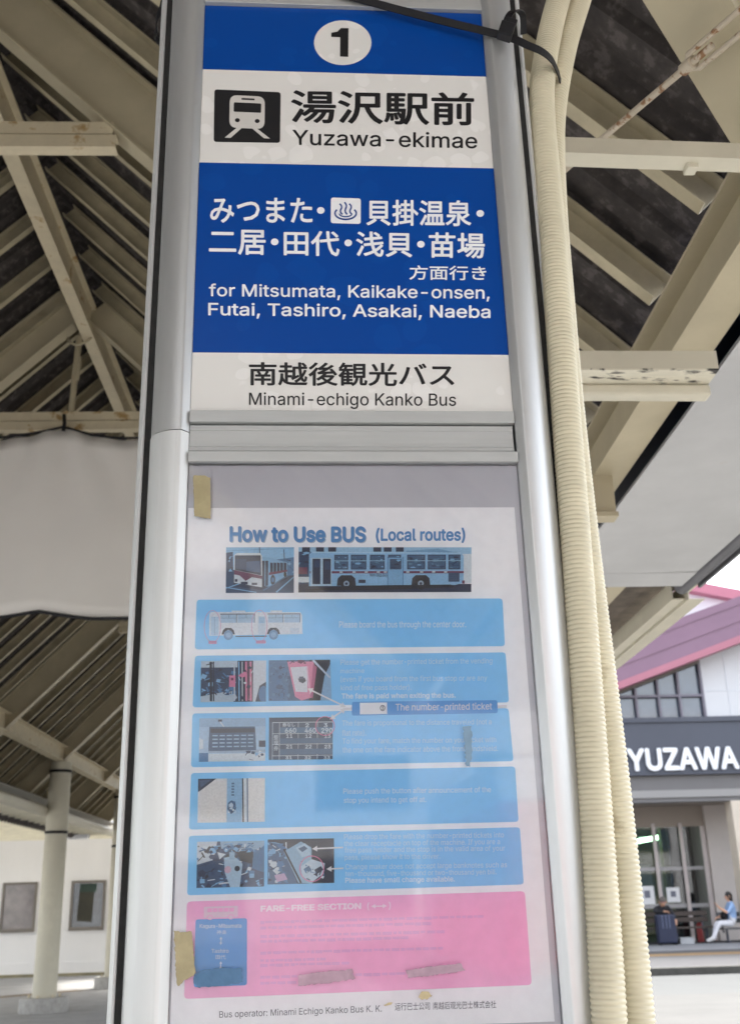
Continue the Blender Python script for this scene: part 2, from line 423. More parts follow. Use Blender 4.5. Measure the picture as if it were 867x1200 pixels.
# ------------------------------------------------------------------ lettering and flat artwork on the sign's plane
# outlines of a plain grotesque: character, advance | x,y points ; next loop (500 units to the em)
OUTLINES = """(137|45,103 46,132 50,162 57,192 66,221 76,247 88,270 118,270 106,242 95,214 87,185 81,157 77,129 76,103 77,80 80,57 86,33 94,8 105,-19 118,-48 88,-48 69,-11 56,27 47,66
)137|19,-48 32,-18 43,9 51,34 57,58 60,81 61,103 60,129 56,157 50,185 41,214 31,242 19,270 48,270 60,247 71,221 80,192 86,162 91,132 92,103 89,65 81,27 67,-11 48,-48
,94|19,-60 34,36 68,36 42,-60
-227|168,122 168,94 57,94 57,122
.94|48,-2 39,-1 31,4 26,12 25,20 26,29 31,37 39,42 48,43 56,42 64,37 69,29 71,20 69,12 64,4 56,-1
0227|113,-3 87,0 65,12 47,31 34,57 27,89 24,127 27,165 35,197 48,223 65,242 87,254 113,258 139,254 161,242 179,223 192,197 200,165 203,127 200,89 192,57 179,31 162,12 140,0;113,25 131,28 145,37 157,52 165,72 170,97 172,127 170,157 165,182 157,203 145,218 131,227 113,230 96,227 82,218 70,203 62,182 56,157 55,127 56,97 62,72 70,52 82,37 96,28
1227|38,0 38,27 195,27 195,0;138,254 138,0 106,0 106,224 105,224 43,179 43,213 99,254
2227|32,0 32,24 117,114 130,129 141,141 149,153 155,163 159,174 160,186 159,198 154,209 146,218 137,224 125,228 112,230 98,228 86,224 77,216 69,207 65,195 64,181 33,181 35,202 43,221 55,237 72,248 91,255 112,258 134,255 153,248 169,237 181,223 188,205 191,186 189,172 185,159 179,145 168,129 153,111 133,90 76,30 76,28 195,28 195,0
3227|109,-3 87,-1 66,5 49,15 35,29 26,46 22,66 55,66 57,54 63,44 72,35 83,30 95,26 109,25 124,26 138,30 149,37 157,46 163,58 165,72 163,86 158,98 150,109 137,117 121,122 101,124 78,124 78,150 144,224 144,226 35,226 35,254 186,254 186,230 106,139 106,144 132,144 154,138 172,127 185,111 194,93 196,72 194,51 185,33 172,18 154,6 133,-1
4227|20,53 20,79 123,254 155,254 54,83 54,81 207,81 207,53;141,0 141,159 171,159 171,0
6227|113,-3 91,-1 71,7 55,20 42,37 34,58 32,81 34,100 40,119 51,142 69,170 126,254 161,254 75,131 73,131 77,137 83,144 90,149 98,153 107,156 117,157 139,155 158,147 173,136 185,120 192,101 194,79 192,56 184,36 171,20 155,7 135,-1;113,24 127,26 139,31 149,40 157,51 162,64 164,79 162,94 157,107 149,118 139,126 127,131 113,133 99,131 87,126 77,118 69,107 64,94 62,79 64,64 69,51 77,40 87,31 99,26
9227|113,258 135,255 155,247 171,234 184,217 192,197 194,173 192,155 186,135 175,112 158,84 100,0 65,0 151,124 154,124 149,117 144,111 137,105 128,101 119,98 109,97 87,100 69,107 53,119 41,134 34,154 32,176 34,198 42,218 55,235 71,247 91,255;113,230 99,228 87,223 77,215 69,204 64,191 63,176 64,161 69,148 77,137 87,129 99,123 113,122 127,123 139,129 149,137 157,147 162,160 164,175 162,190 157,204 150,215 139,223 127,228
:94|48,-2 39,-1 31,4 26,12 25,20 26,29 31,37 39,42 48,43 56,42 64,37 69,29 71,20 69,12 64,4 56,-1;48,135 39,137 31,142 26,149 25,158 26,167 31,174 39,179 48,181 56,179 64,174 69,167 71,158 69,149 64,142 56,137
A240|8,0 101,254 138,254 231,0 198,0 144,151 138,167 132,186 125,210 116,239 123,239 114,209 106,185 100,166 95,151 43,0;55,71 55,99 185,99 185,71
B228|30,0 30,254 121,254 145,252 164,245 180,235 190,221 197,205 199,187 198,172 193,160 187,150 178,143 168,137 157,133 157,131 170,129 182,123 192,114 201,102 207,86 209,68 207,50 200,33 189,20 172,9 151,2 123,0;62,29 122,29 148,31 165,40 175,53 178,68 176,81 171,92 163,102 153,109 140,114 124,115 62,115;62,143 119,143 132,144 144,148 154,155 162,163 166,174 168,186 165,202 156,214 141,223 120,226 62,226
C255|134,-3 103,1 75,12 52,32 35,58 24,90 20,127 24,165 35,197 52,223 75,242 103,254 134,258 152,256 170,252 186,245 201,236 214,224 224,209 232,193 236,174 204,174 200,186 195,197 187,206 179,214 169,220 158,224 146,227 134,228 111,225 92,216 75,202 62,182 54,157 52,127 54,97 63,72 75,53 92,38 112,29 134,26 146,27 158,30 169,34 179,40 187,48 195,57 200,68 204,80 236,80 232,62 224,45 214,31 201,19 187,9 170,2 153,-2
D251|109,0 48,0 48,29 107,29 136,31 159,40 177,55 189,75 197,99 200,128 197,156 190,180 177,200 160,214 138,223 110,226 47,226 47,254 113,254 147,251 176,239 200,221 217,196 227,164 231,128 227,91 217,59 199,34 175,15 145,4;62,254 62,0 30,0 30,254
E209|30,0 30,254 186,254 186,226 62,226 62,143 178,143 178,114 62,114 62,29 188,29 188,0
F205|30,0 30,254 185,254 185,226 62,226 62,139 173,139 173,111 62,111 62,0
H258|30,0 30,254 62,254 62,144 196,144 196,254 228,254 228,0 196,0 196,116 62,116 62,0
I150|16,0 16,29 59,29 59,226 16,226 16,254 135,254 135,226 91,226 91,29 135,29 135,0
K233|52,73 52,108 61,119 70,131 87,152 96,162 106,172 182,254 224,254 116,138 114,138;30,0 30,254 62,254 62,0;186,0 94,130 114,155 224,0
L196|30,0 30,254 62,254 62,29 181,29 181,0
M314|30,0 30,254 76,254 139,94 141,87 147,71 150,61 153,52 156,42 158,33 161,24 154,24 156,32 159,41 165,61 171,79 174,87 176,94 238,254 284,254 284,0 252,0 252,174 253,184 253,229 256,229 253,217 241,181 237,171 234,161 231,152 228,145 171,0 143,0 85,145 83,152 76,170 72,181 69,192 65,204 60,216 56,229 59,229 60,219 60,186 61,175 61,0
N262|30,0 30,254 68,254 172,91 181,75 194,53 207,27 202,27 200,54 200,79 199,89 199,254 232,254 232,0 193,0 101,145 65,207 54,226 60,227 60,209 62,177 62,0
O267|133,-3 103,1 75,12 52,32 35,58 24,90 20,127 24,165 35,197 52,223 75,242 103,254 133,258 164,254 192,242 215,223 232,197 243,165 247,127 243,90 232,58 215,32 192,12 164,1;133,26 155,29 175,38 191,52 204,72 212,97 215,127 212,157 204,182 191,202 175,216 155,225 133,228 112,225 92,216 75,202 63,182 54,157 52,127 54,97 63,72 75,52 92,38 112,29
P222|30,0 30,254 118,254 144,252 166,244 183,231 195,215 202,195 204,174 202,152 195,133 183,116 166,104 144,96 118,93 55,93 55,121 116,121 134,123 149,128 159,136 167,147 171,160 172,174 171,188 167,201 159,211 148,219 134,224 116,226 62,226 62,0
R224|30,0 30,254 118,254 145,252 167,244 183,232 195,217 202,198 205,176 202,154 195,136 183,120 166,109 145,101 118,99 48,99 48,128 117,128 135,129 149,133 160,141 167,150 171,162 173,176 171,190 167,202 159,212 149,220 134,224 116,226 62,226 62,0;177,0 115,115 151,115 214,0
S223|112,-4 86,-2 64,5 46,15 32,30 23,48 19,68 52,68 55,55 62,44 71,35 83,29 97,26 112,25 128,26 143,30 155,37 165,46 171,57 173,70 171,81 166,89 158,96 148,102 136,107 122,111 92,120 64,130 43,145 30,163 26,186 29,206 37,224 51,238 69,249 90,256 114,258 137,256 158,249 175,238 189,224 197,208 200,189 169,189 163,206 151,219 134,227 112,229 97,228 84,224 73,218 64,209 59,199 58,188 60,176 65,167 74,160 85,154 96,150 106,147 132,140 156,132 168,126 179,119 189,110 197,99 202,85 204,69 201,50 193,32 180,17 162,5 139,-2
T224|16,226 16,254 208,254 208,226 128,226 128,0 96,0 96,226
U259|129,-4 101,-1 77,8 57,22 42,40 33,62 30,87 30,254 62,254 62,89 64,72 70,57 80,44 94,34 110,28 129,26 149,28 165,34 179,44 188,57 194,72 196,89 196,254 229,254 229,87 226,62 216,40 201,22 182,8 157,-1
W343|78,0 8,254 41,254 82,98 85,85 88,73 91,60 93,47 96,33 98,20 95,20 97,33 100,47 106,73 109,85 112,98 153,254 190,254 231,98 234,85 237,73 243,47 246,33 249,20 244,20 247,33 249,47 255,73 258,85 261,98 302,254 335,254 265,0 228,0 184,161 180,178 176,196 172,215 168,237 175,237 171,216 167,197 164,179 159,161 115,0
Y236|102,0 102,104 8,254 46,254 96,172 104,159 111,146 118,132 125,115 112,115 119,132 126,146 140,172 191,254 228,254 134,104 134,0
Z219|21,0 21,23 137,193 153,215 162,227 170,238 174,227 158,227 143,226 20,226 20,254 198,254 198,231 84,64 76,52 58,28 49,17 45,27 61,28 92,28 107,29 200,29 200,0
a195|80,-4 63,-3 47,2 34,11 24,22 17,37 15,54 17,69 22,80 29,90 39,97 50,102 76,108 89,110 105,112 117,113 126,115 133,117 136,121 137,139 133,148 128,156 120,161 110,164 98,165 85,164 75,161 66,156 59,150 54,144 50,137 20,146 29,161 39,173 52,182 66,188 82,191 97,192 108,192 119,190 131,186 143,180 153,172 161,160 167,145 168,126 168,0 138,0 138,26 136,26 132,19 126,12 118,6 108,1 95,-3;85,23 101,24 114,29 124,37 132,47 136,57 138,69 138,95 135,93 130,91 123,89 77,82 67,79 58,75 52,70 47,62 46,52 47,43 51,36 57,30 65,26 74,24
b212|115,-4 99,-3 86,2 76,8 63,23 59,29 56,29 56,0 26,0 26,254 57,254 57,160 59,160 63,166 69,173 76,180 86,186 98,191 115,192 137,189 156,180 173,166 185,146 193,122 195,94 193,66 185,42 173,23 157,8 137,-1;110,23 126,26 140,33 150,44 158,58 163,75 164,95 163,114 158,131 150,145 140,156 126,163 110,165 94,163 81,156 70,145 62,131 58,114 56,95 58,75 63,58 70,43 81,32 94,26
c198|104,-4 79,-1 58,8 41,23 28,43 20,66 17,94 20,122 28,146 41,165 58,180 79,189 104,192 117,191 130,189 142,184 153,178 162,170 170,161 176,150 181,138 151,131 149,138 145,145 141,150 135,155 128,159 121,162 113,164 104,165 86,162 73,155 62,144 54,129 50,112 48,94 50,75 54,59 62,44 73,33 86,26 104,23 113,24 121,26 129,29 135,33 141,38 146,44 149,51 152,59 181,51 177,39 171,28 163,19 153,11 142,4 130,0 117,-3
d212|98,-4 75,-1 56,8 40,23 27,42 20,66 17,94 20,122 27,146 40,166 56,180 75,189 98,192 114,191 126,186 136,180 144,173 153,160 155,160 155,254 186,254 186,0 156,0 156,29 153,29 149,23 136,8 126,2 114,-3;102,23 118,26 132,32 142,43 150,58 154,75 156,95 154,114 150,131 142,145 132,156 118,163 102,165 86,163 72,156 62,145 54,131 50,114 48,95 50,75 54,58 62,44 73,33 86,26
e202|106,-4 80,-1 58,8 41,23 28,42 20,66 17,93 20,121 28,145 40,165 58,180 78,189 103,192 118,191 133,187 147,180 160,170 170,157 179,141 184,121 186,97 186,85 37,85 37,110 169,110 155,101 153,119 149,134 141,147 131,157 118,163 103,165 87,163 73,157 62,147 54,135 50,121 48,105 48,89 50,69 55,53 64,40 76,31 90,25 106,23 117,24 127,26 143,36 149,44 153,53 182,45 177,32 168,20 156,10 141,2 125,-3
f127|114,190 114,164 3,164 3,190;40,0 40,216 42,231 48,243 57,252 68,259 80,264 94,265 103,265 111,263 117,262 121,260 114,234 103,237 97,237 85,235 77,230 72,221 71,209 71,0
g213|103,-75 84,-74 67,-70 53,-63 41,-55 32,-45 25,-35 51,-20 55,-26 61,-33 68,-39 77,-44 89,-48 103,-49 124,-46 141,-38 152,-23 156,-3 156,34 153,34 149,28 143,21 136,14 126,8 114,4 97,2 76,5 56,13 40,27 28,45 20,68 17,96 20,123 27,147 40,166 56,180 76,189 98,192 114,191 127,186 137,180 144,173 150,166 154,159 157,159 157,190 186,190 186,-4 183,-27 175,-45 162,-59 145,-68 125,-73;102,30 118,32 132,38 142,47 150,61 155,77 156,96 155,115 150,132 142,146 132,156 119,163 102,165 86,163 73,156 62,145 54,131 50,115 48,96 50,78 54,61 62,48 73,38 86,32
h205|57,113 57,0 26,0 26,254 57,254 57,144 51,144 62,166 76,181 94,189 114,192 132,190 148,184 161,174 170,160 177,142 179,120 179,0 148,0 148,118 145,137 136,152 123,161 105,165 92,163 80,159 71,151 63,141 58,129
i83|26,0 26,190 57,190 57,0;42,221 34,223 27,227 22,234 21,242 22,249 27,256 34,260 42,262 50,260 57,256 62,249 63,242 62,234 57,227 50,223
j83|26,190 57,190 57,-15 55,-31 51,-45 43,-56 32,-65 19,-70 2,-71 -5,-71 -5,-43 1,-43 12,-42 20,-36 25,-27 26,-15;42,221 34,223 27,227 22,234 20,242 22,249 27,256 34,260 42,262 50,260 57,256 61,249 63,242 61,234 57,227 50,223
k190|55,68 55,106 60,106 142,190 180,190 92,100 89,100;26,0 26,254 57,254 57,0;147,0 74,93 96,114 186,0
l95|70,-1 50,2 37,10 29,24 26,42 26,254 57,254 57,49 58,38 60,31 65,27 73,26 80,26 85,27 90,1 86,0 81,0 75,-1
m305|26,0 26,190 56,190 56,148 54,148 59,162 66,173 75,182 86,188 98,192 110,193 129,190 144,180 154,166 160,147 156,147 161,160 169,172 178,181 190,187 204,192 218,193 234,191 249,186 261,177 270,164 276,148 278,128 278,0 248,0 248,127 245,145 236,156 224,163 209,165 197,164 187,160 179,153 173,145 169,135 168,124 168,0 137,0 137,130 134,144 126,156 115,163 100,165 89,164 79,160 70,154 63,145 58,133 57,119 57,0
n205|57,113 57,0 26,0 26,190 56,190 56,144 51,144 62,166 76,181 94,189 114,192 132,190 147,184 160,174 170,160 176,142 179,120 179,0 148,0 148,118 145,137 136,152 123,161 105,165 92,163 80,159 71,151 63,141 58,129
o208|104,-4 79,-1 58,8 41,23 28,43 20,66 17,94 20,122 28,146 41,165 58,180 79,189 104,192 128,189 149,180 167,165 180,146 188,122 191,94 188,66 180,43 167,23 149,8 128,-1;104,23 121,26 135,33 146,44 154,59 158,75 160,94 158,112 154,129 146,144 135,155 121,162 104,165 86,162 73,155 62,144 54,129 50,112 48,94 50,75 54,59 62,44 73,33 86,26
p212|26,-71 26,190 56,190 56,160 59,160 63,166 69,173 76,180 86,186 98,191 115,192 137,189 156,180 173,166 185,146 193,122 195,94 193,66 185,42 173,23 157,8 137,-1 115,-4 99,-3 86,2 76,8 63,23 59,29 57,29 57,-71;110,23 126,26 140,33 150,44 158,58 163,75 164,95 163,114 158,131 150,145 140,156 126,163 110,165 94,163 81,156 70,145 62,131 58,114 56,95 58,75 63,58 70,43 81,32 94,26
r130|26,0 26,190 56,190 56,160 58,160 65,173 76,184 90,190 107,192 122,192 122,161 119,162 115,162 109,163 103,163 91,161 80,157 70,151 63,142 58,131 57,118 57,0
s182|91,-4 72,-3 56,2 42,9 31,19 23,32 18,47 47,53 53,40 62,30 75,25 91,23 108,25 122,31 131,40 134,51 132,60 127,68 118,74 106,78 75,85 52,93 36,104 27,119 23,137 26,152 33,166 43,177 58,185 74,190 94,192 112,191 127,186 140,179 149,170 157,158 162,145 134,139 129,149 121,158 110,164 94,166 78,164 65,158 57,150 54,139 56,129 62,122 72,116 86,111 115,105 137,97 153,86 162,71 166,53 163,37 156,24 145,12 130,3 112,-2
t114|102,190 102,164 3,164 3,190;32,236 63,236 63,49 64,38 68,31 75,26 85,25 88,25 93,26 97,26 101,27 107,1 90,-2 84,-2 62,1 46,11 36,26 32,46
u205|91,-3 73,-1 57,5 44,15 35,29 28,47 26,69 26,190 57,190 57,72 60,52 68,37 82,28 100,25 113,27 125,31 134,38 142,48 146,61 148,76 148,190 179,190 179,0 149,0 149,46 154,46 143,23 129,8 111,0
v195|81,0 9,190 42,190 83,78 88,60 93,43 98,27 103,10 92,10 97,27 101,43 106,60 112,78 152,190 186,190 113,0
w284|69,0 11,190 44,190 72,89 77,68 82,46 88,21 82,21 88,45 93,67 98,88 103,107 126,190 158,190 181,107 186,88 191,68 196,45 201,21 196,21 201,45 206,68 212,88 217,107 240,190 272,190 215,0 184,0 159,86 156,99 152,112 149,126 145,140 142,154 138,169 145,169 142,155 138,140 135,126 131,112 128,99 124,86 99,0
x189|10,0 86,109 86,86 14,190 50,190 74,153 82,139 90,127 104,103 88,103 95,115 101,127 108,139 117,153 141,190 176,190 104,84 104,107 179,0 143,0 115,43 107,56 93,80 86,91 102,91 95,80 89,68 82,56 74,43 46,0
y195|24,-69 31,-43 36,-44 44,-45 52,-44 59,-42 65,-37 71,-29 81,-1 9,190 42,190 83,78 88,60 93,43 98,27 103,10 92,10 97,27 101,43 106,60 112,78 153,190 186,190 102,-29 96,-43 88,-54 80,-62 70,-68 58,-71 46,-73 39,-72 32,-72
z190|21,0 21,23 127,160 127,161 24,161 24,190 166,190 166,165 63,30 63,28 169,28 169,0
 94|"""
_GL = {}
for _row in OUTLINES.split('\n'):
    _h, _, _b = _row.partition('|')
    _GL[_h[0]] = (int(_h[1:]), [[tuple(map(int, q.split(','))) for q in l.split()] for l in _b.split(';') if l])


def winding(p, poly):
    w_ = 0
    for (xa, ya), (xb, yb) in zip(poly, poly[1:] + poly[:1]):
        c = (xb - xa) * (p[1] - ya) - (p[0] - xa) * (yb - ya)
        if ya <= p[1] < yb and c > 0:
            w_ += 1
        elif yb <= p[1] < ya and c < 0:
            w_ -= 1
    return w_


_tri = {}


def letter(c):
    """triangles of one letter: everything the outer loops wind round, less the holes"""
    if c not in _tri:
        loops = _GL[c][1]
        mids = {id(l): l + [((a[0] + b[0]) / 2, (a[1] + b[1]) / 2) for a, b in zip(l, l[1:] + l[:1])] for l in loops}
        inner = [l for l in loops if any(k is not l and all(winding(p, k) for p in mids[id(l)]) for k in loops)]
        vs, es = [], []
        for l in loops:
            i = len(vs); n = len(l)
            vs += [Vector(p) for p in l]
            es += [(i + k, i + (k + 1) % n) for k in range(n)]
        out = delaunay_2d_cdt(vs, es, [], 1, 1e-4)
        keep = []
        for f in out[2]:
            g = sum((out[0][i] for i in f), Vector((0, 0))) / len(f)
            if any(winding(g, l) for l in loops if l not in inner) and not any(winding(g, l) for l in inner):
                keep.append(list(f))
        _tri[c] = (out[0], keep)
    return _tri[c]


def glyphs(s, bold=0.0, res=3, track=0.0):
    """flat letter faces: (points, triangles); bold smears the faces a little in every direction"""
    if all(c in _GL for c in s):
        vs, fs, x = [], [], 0.0
        for c in s:
            adv, loops = _GL[c]
            if loops:
                i = len(vs); tv, tf = letter(c)
                vs += [Vector(((x + v[0]) / 500, v[1] / 500, 0)) for v in tv]
                fs += [[i + q for q in t] for t in tf]
            x += adv + track * 500
    else:
        c = bpy.data.curves.new('glyphs', 'FONT')
        c.body = s; c.size = 1.0; c.resolution_u = res
        o = bpy.data.objects.new('glyphs', c)
        COL.objects.link(o)
        dg = bpy.context.evaluated_depsgraph_get()
        me = bpy.data.meshes.new_from_object(o.evaluated_get(dg))
        bpy.data.objects.remove(o); bpy.data.curves.remove(c)
        vs = [v.co.copy() for v in me.vertices]
        fs = [list(p.vertices) for p in me.polygons]
        bpy.data.meshes.remove(me)
    if bold:
        v0, f0 = vs, fs
        vs, fs = [], []
        for k, (a, b) in enumerate(((0, 0), (1, 0), (-1, 0), (0, 1), (0, -1), (.7, .7), (-.7, .7), (.7, -.7), (-.7, -.7))):
            i = len(vs)
            vs += [Vector((v.x + a * bold, v.y + b * bold, k + v.z)) for v in v0]
            fs += [[i + q for q in f] for f in f0]
    return vs, fs


def put_text(mb, s, x0, y0, x1, y1, dy=0.0, y=-0.0004, bold=0.0, mt=None, res=3, plane=0.0):
    """ink box of the words in photo pixels (dy: how much lower the right end stands) -> sign plane"""
    vs, fs = glyphs(s, bold, res)
    ax, bx = min(v.x for v in vs), max(v.x for v in vs)
    az, bz = min(v.y for v in vs), max(v.y for v in vs)
    P = {}
    def M(a, b):
        px = x0 + (x1 - x0) * a
        return sg(px, (y1 + (y0 - y1) * b) + dy * a, plane)
    c00, c10, c01, c11 = M(0, 0), M(1, 0), M(0, 1), M(1, 1)
    i = len(mb.v); k = mb.mi(mt)
    for v in vs:
        a, b = (v.x - ax) / (bx - ax), (v.y - az) / (bz - az)
        X = (c00[0] * (1 - a) + c10[0] * a) * (1 - b) + (c01[0] * (1 - a) + c11[0] * a) * b
        Z = (c00[1] * (1 - a) + c10[1] * a) * (1 - b) + (c01[1] * (1 - a) + c11[1] * a) * b
        mb.v.append((X, y - 0.000008 * v.z, Z))
    for f in fs:
        mb.f.append([i + q for q in f]); mb.m.append(k)


def put_poly(mb, pts, y, mt=None, plane=0.0):
    q = [sg(px, py, plane) for px, py in pts]
    mb.poly([(a, y, b) for a, b in q], mt)


def rquad(tl, tr, br, bl, r=3.0, n=4):
    """pixel quad with rounded corners"""
    c = [Vector((*p, 0)) for p in (tl, tr, br, bl)]
    out = []
    for i in range(4):
        p, a, b = c[i], c[i - 1], c[(i + 1) % 4]
        u, v = (a - p).normalized() * r, (b - p).normalized() * r
        for j in range(n + 1):
            t = j / n
            q = (p + u) * (1 - t) ** 2 + p * 2 * t * (1 - t) + (p + v) * t ** 2
            out.append((q.x, q.y))
    return out


def disc(cx, cy, rx, ry=None, n=28):
    ry = ry or rx
    return [(cx + rx * math.cos(2 * math.pi * i / n), cy + ry * math.sin(2 * math.pi * i / n)) for i in range(n)]


def ring(mb, cx, cy, rx, ry, wd, y, mt, n=28):
    for i in range(n):
        a, b = 2 * math.pi * i / n, 2 * math.pi * (i + 1) / n
        put_poly(mb, [(cx + rx * math.cos(a), cy + ry * math.sin(a)), (cx + rx * math.cos(b), cy + ry * math.sin(b)),
                      (cx + (rx - wd) * math.cos(b), cy + (ry - wd) * math.sin(b)), (cx + (rx - wd) * math.cos(a), cy + (ry - wd) * math.sin(a))], y, mt)


def stroke(mb, pts, wd, y, mt):
    for (xa, ya), (xb, yb) in zip(pts[:-1], pts[1:]):
        d = Vector((xb - xa, yb - ya)); d = d.normalized() * (wd / 2); nx, ny = -d.y, d.x
        put_poly(mb, [(xa + nx, ya + ny), (xb + nx, yb + ny), (xb - nx, yb - ny), (xa - nx, ya - ny)], y, mt)


# ------------------------------------------------------------------ ground, roads, hills (structure)
def sheet(name, x0, x1, l0, l1, z, mt, kind='structure'):
    o = MB().poly([(x0, l0, z), (x1, l0, z), (x1, l1, z), (x0, l1, z)]).build(name, mt)
    in_frame(o); o['kind'] = kind
    return o


sheet('ground', -1500, 1500, -1500, 1500, 0.0, M_asphalt)
sheet('bounce_paving', -5.0, 1.9, -12, 9.0, 0.006, mat('pale_bounce_concrete', (0.48, 0.47, 0.45), 0.9, noise=0.1, scale=3))  # pale unseen sheet added to bounce light up under the canopy
sheet('road', 2.0, 60, -40, 17.6, 0.004, M_road)
sheet('road_edge', 2.0, 60, 17.6, 21.45, 0.004, M_gutter)
kb = MB()
kb.box(2.0, 60, 21.45, 21.65, -0.05, 0.14)
o = kb.build('kerb', M_kerb, bevel=0.02); in_frame(o); o['kind'] = 'structure'
o = MB().box(2.0, 60, 21.65, 40, -0.05, 0.138).build('pavement', M_pave); in_frame(o); o['kind'] = 'structure'
sheet('pavement_line', 2.0, 60, 25.2, 26.1, 0.143, M_yellow)
sheet('pavement_band', 2.0, 60, 27.3, 30.5, 0.142, mat('blue_grey_pavers', (0.20, 0.205, 0.215), 0.8, noise=0.15, scale=2))
sheet('road_line', -9.0, -3.2, 23.95, 24.06, 0.004, M_whiteline)
yl = MB().poly([(-7.6, 20.0, 0.004), (-7.3, 19.9, 0.004), (-4.6, 22.4, 0.004), (-4.9, 22.5, 0.004)]).build('road_marking', M_yellow)
in_frame(yl); yl['kind'] = 'structure'

rnd = random.Random(4)
hb = MB(); rows = []
for j, (dist, hh) in enumerate(((420, -2), (470, 30), (540, 58), (640, 80), (760, 60))):
    row = []
    for i in range(61):
        a = R(-75 + 150 * i / 60)
        hgt = hh * (0.75 + 0.35 * math.sin(a * 5 + 1.3) + 0.18 * math.sin(a * 13)) + (rnd.uniform(-4, 4) if j else 0)
        row.append((math.sin(a) * dist, math.cos(a) * dist, hgt))
    rows.append(row)
hb.grid(rows)
o = hb.build('hills', M_hill, smooth=True); o['kind'] = 'structure'

# ------------------------------------------------------------------ the canopy roof (steep gable running away from the camera)
KR, KL, XR = 2.70, 6.70, -2.0           # roof planes: right  x + h = KR, left  h - x = KL (h above the eye)
NR, NL = Vector((1, 0, 1)).normalized(), Vector((-1, 0, 1)).normalized()
FR = [4.5 + 3.43 * k for k in range(7)][:-1] + [25.0]
L0, L1 = -6.5, 25.3  # roof carried on unseen behind the camera to cut light from there


def rp(X, l, K=KR):
    return Vector((X, l, K - X + CAMZ))


def lp(X, l, K=KL):
    return Vector((X, l, K + X + CAMZ))


canopy = tag(empty('station_canopy', (0, 0, 0), CYAW), 'old cream steel gable canopy with rusty beams over the bus stop', 'canopy')
for side in (1, -1):
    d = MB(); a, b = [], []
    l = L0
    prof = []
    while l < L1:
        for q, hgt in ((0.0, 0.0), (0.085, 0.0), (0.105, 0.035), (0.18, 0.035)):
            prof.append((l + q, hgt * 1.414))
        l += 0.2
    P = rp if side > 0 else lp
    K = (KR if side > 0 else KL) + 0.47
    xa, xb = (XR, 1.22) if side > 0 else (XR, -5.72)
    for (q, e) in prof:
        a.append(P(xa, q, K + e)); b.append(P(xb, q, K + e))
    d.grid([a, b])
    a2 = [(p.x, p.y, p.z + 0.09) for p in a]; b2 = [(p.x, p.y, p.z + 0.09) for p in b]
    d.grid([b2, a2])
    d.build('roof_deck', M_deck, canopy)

sec_rafter = [(-a_, b_) for a_, b_ in csec(0.055, 0.11, 0.005)]
ls = [2.59 - 0.5 * k for k in range(20, 1, -1)] + [2.59, 3.10, 3.60, 4.12, 4.66] + [5.25 + 0.535 * k for k in range(37)]
for l in ls:
    for side in (1, -1):
        P, K, N = (rp, KR + 0.30, NR) if side > 0 else (lp, KL + 0.30, NL)
        xa, xb = (XR + 0.05, 1.12) if side > 0 else (XR - 0.05, -5.30)
        s = Vector((0, 1, 0))
        MB().extrude(sec_rafter, P(xa, l, K), P(xb, l, K), s, N).build('rafter', M_rafter, canopy)
for l in FR:
    for side in (1, -1):
        P, K, N = (rp, KR, NR) if side > 0 else (lp, KL, NL)
        xa, xb = (XR, 1.04) if side > 0 else (XR, -5.0)
        fr = MB().extrude(isec(0.13, 0.325, 0.011), P(xa, l, K), P(xb, l, K), Vector((0, 1, 0)), N).build('main_rafter', M_cream, canopy)
    c = MB()
    xe = KR - 3.78; xw = 3.78 - KL
    c.extrude(csec(0.07, 0.075, 0.006), (xw, l - 0.04, 3.73 + CAMZ), (xe + 0.02, l - 0.04, 3.73 + CAMZ), (0, 1, 0), (0, 0, 1))
    c.extrude(csec(0.07, 0.075, 0.006), (xw, l - 0.045, 3.645 + CAMZ), (xe + 0.04, l - 0.045, 3.645 + CAMZ), (0, 1, 0), (0, 0, 1))
    c.build('collar_beam', M_cream_rust, canopy)
    k = MB().tube([(-2.04, l, 4.52 + CAMZ), (-2.06, l, 3.74 + CAMZ)], 0.026, 10)
    k.tube([(-2.13, l - 0.02, 4.50 + CAMZ), (-2.10, l - 0.05, 4.44 + CAMZ), (-2.04, l - 0.06, 4.41 + CAMZ), (-1.98, l - 0.05, 4.44 + CAMZ), (-1.93, l - 0.02, 4.50 + CAMZ)], 0.012, 8)
    k.tube([(-2.04, l - 0.03, 4.42 + CAMZ), (-2.01, l - 0.03, 4.25 + CAMZ), (-2.02, l - 0.03, 4.10 + CAMZ)], 0.014, 8)
    k.build('king_post', M_cream, canopy, smooth=True)
MB().extrude(isec(0.10, 0.30, 0.012), (-1.96, L0, 4.50 + CAMZ), (-1.96, L1, 4.50 + CAMZ), (1, 0, 0), (0, 0, 1)).build('ridge_beam', M_cream_rust, canopy)
# eave beam on the columns, lower girt, and the beam along the right eave
MB().extrude(isec(0.16, 0.26, 0.014), (-4.40, L0, 2.28 + CAMZ), (-4.40, L1, 2.28 + CAMZ), (1, 0, 0), (0, 0, 1)).build('eave_beam', M_cream_rust, canopy)
MB().tube([(-4.62, 6, 1.50 + CAMZ), (-4.62, 27, 1.50 + CAMZ)], 0.085, 14).build('lower_girt', M_cream_l, canopy, smooth=True)
MB().extrude(isec(0.135, 0.22, 0.012), (1.17, L0, 1.60 + CAMZ), (1.17, L1, 1.60 + CAMZ), (1, 0, 0), (0, 0, 1)).build('eave_beam', M_cream, canopy)
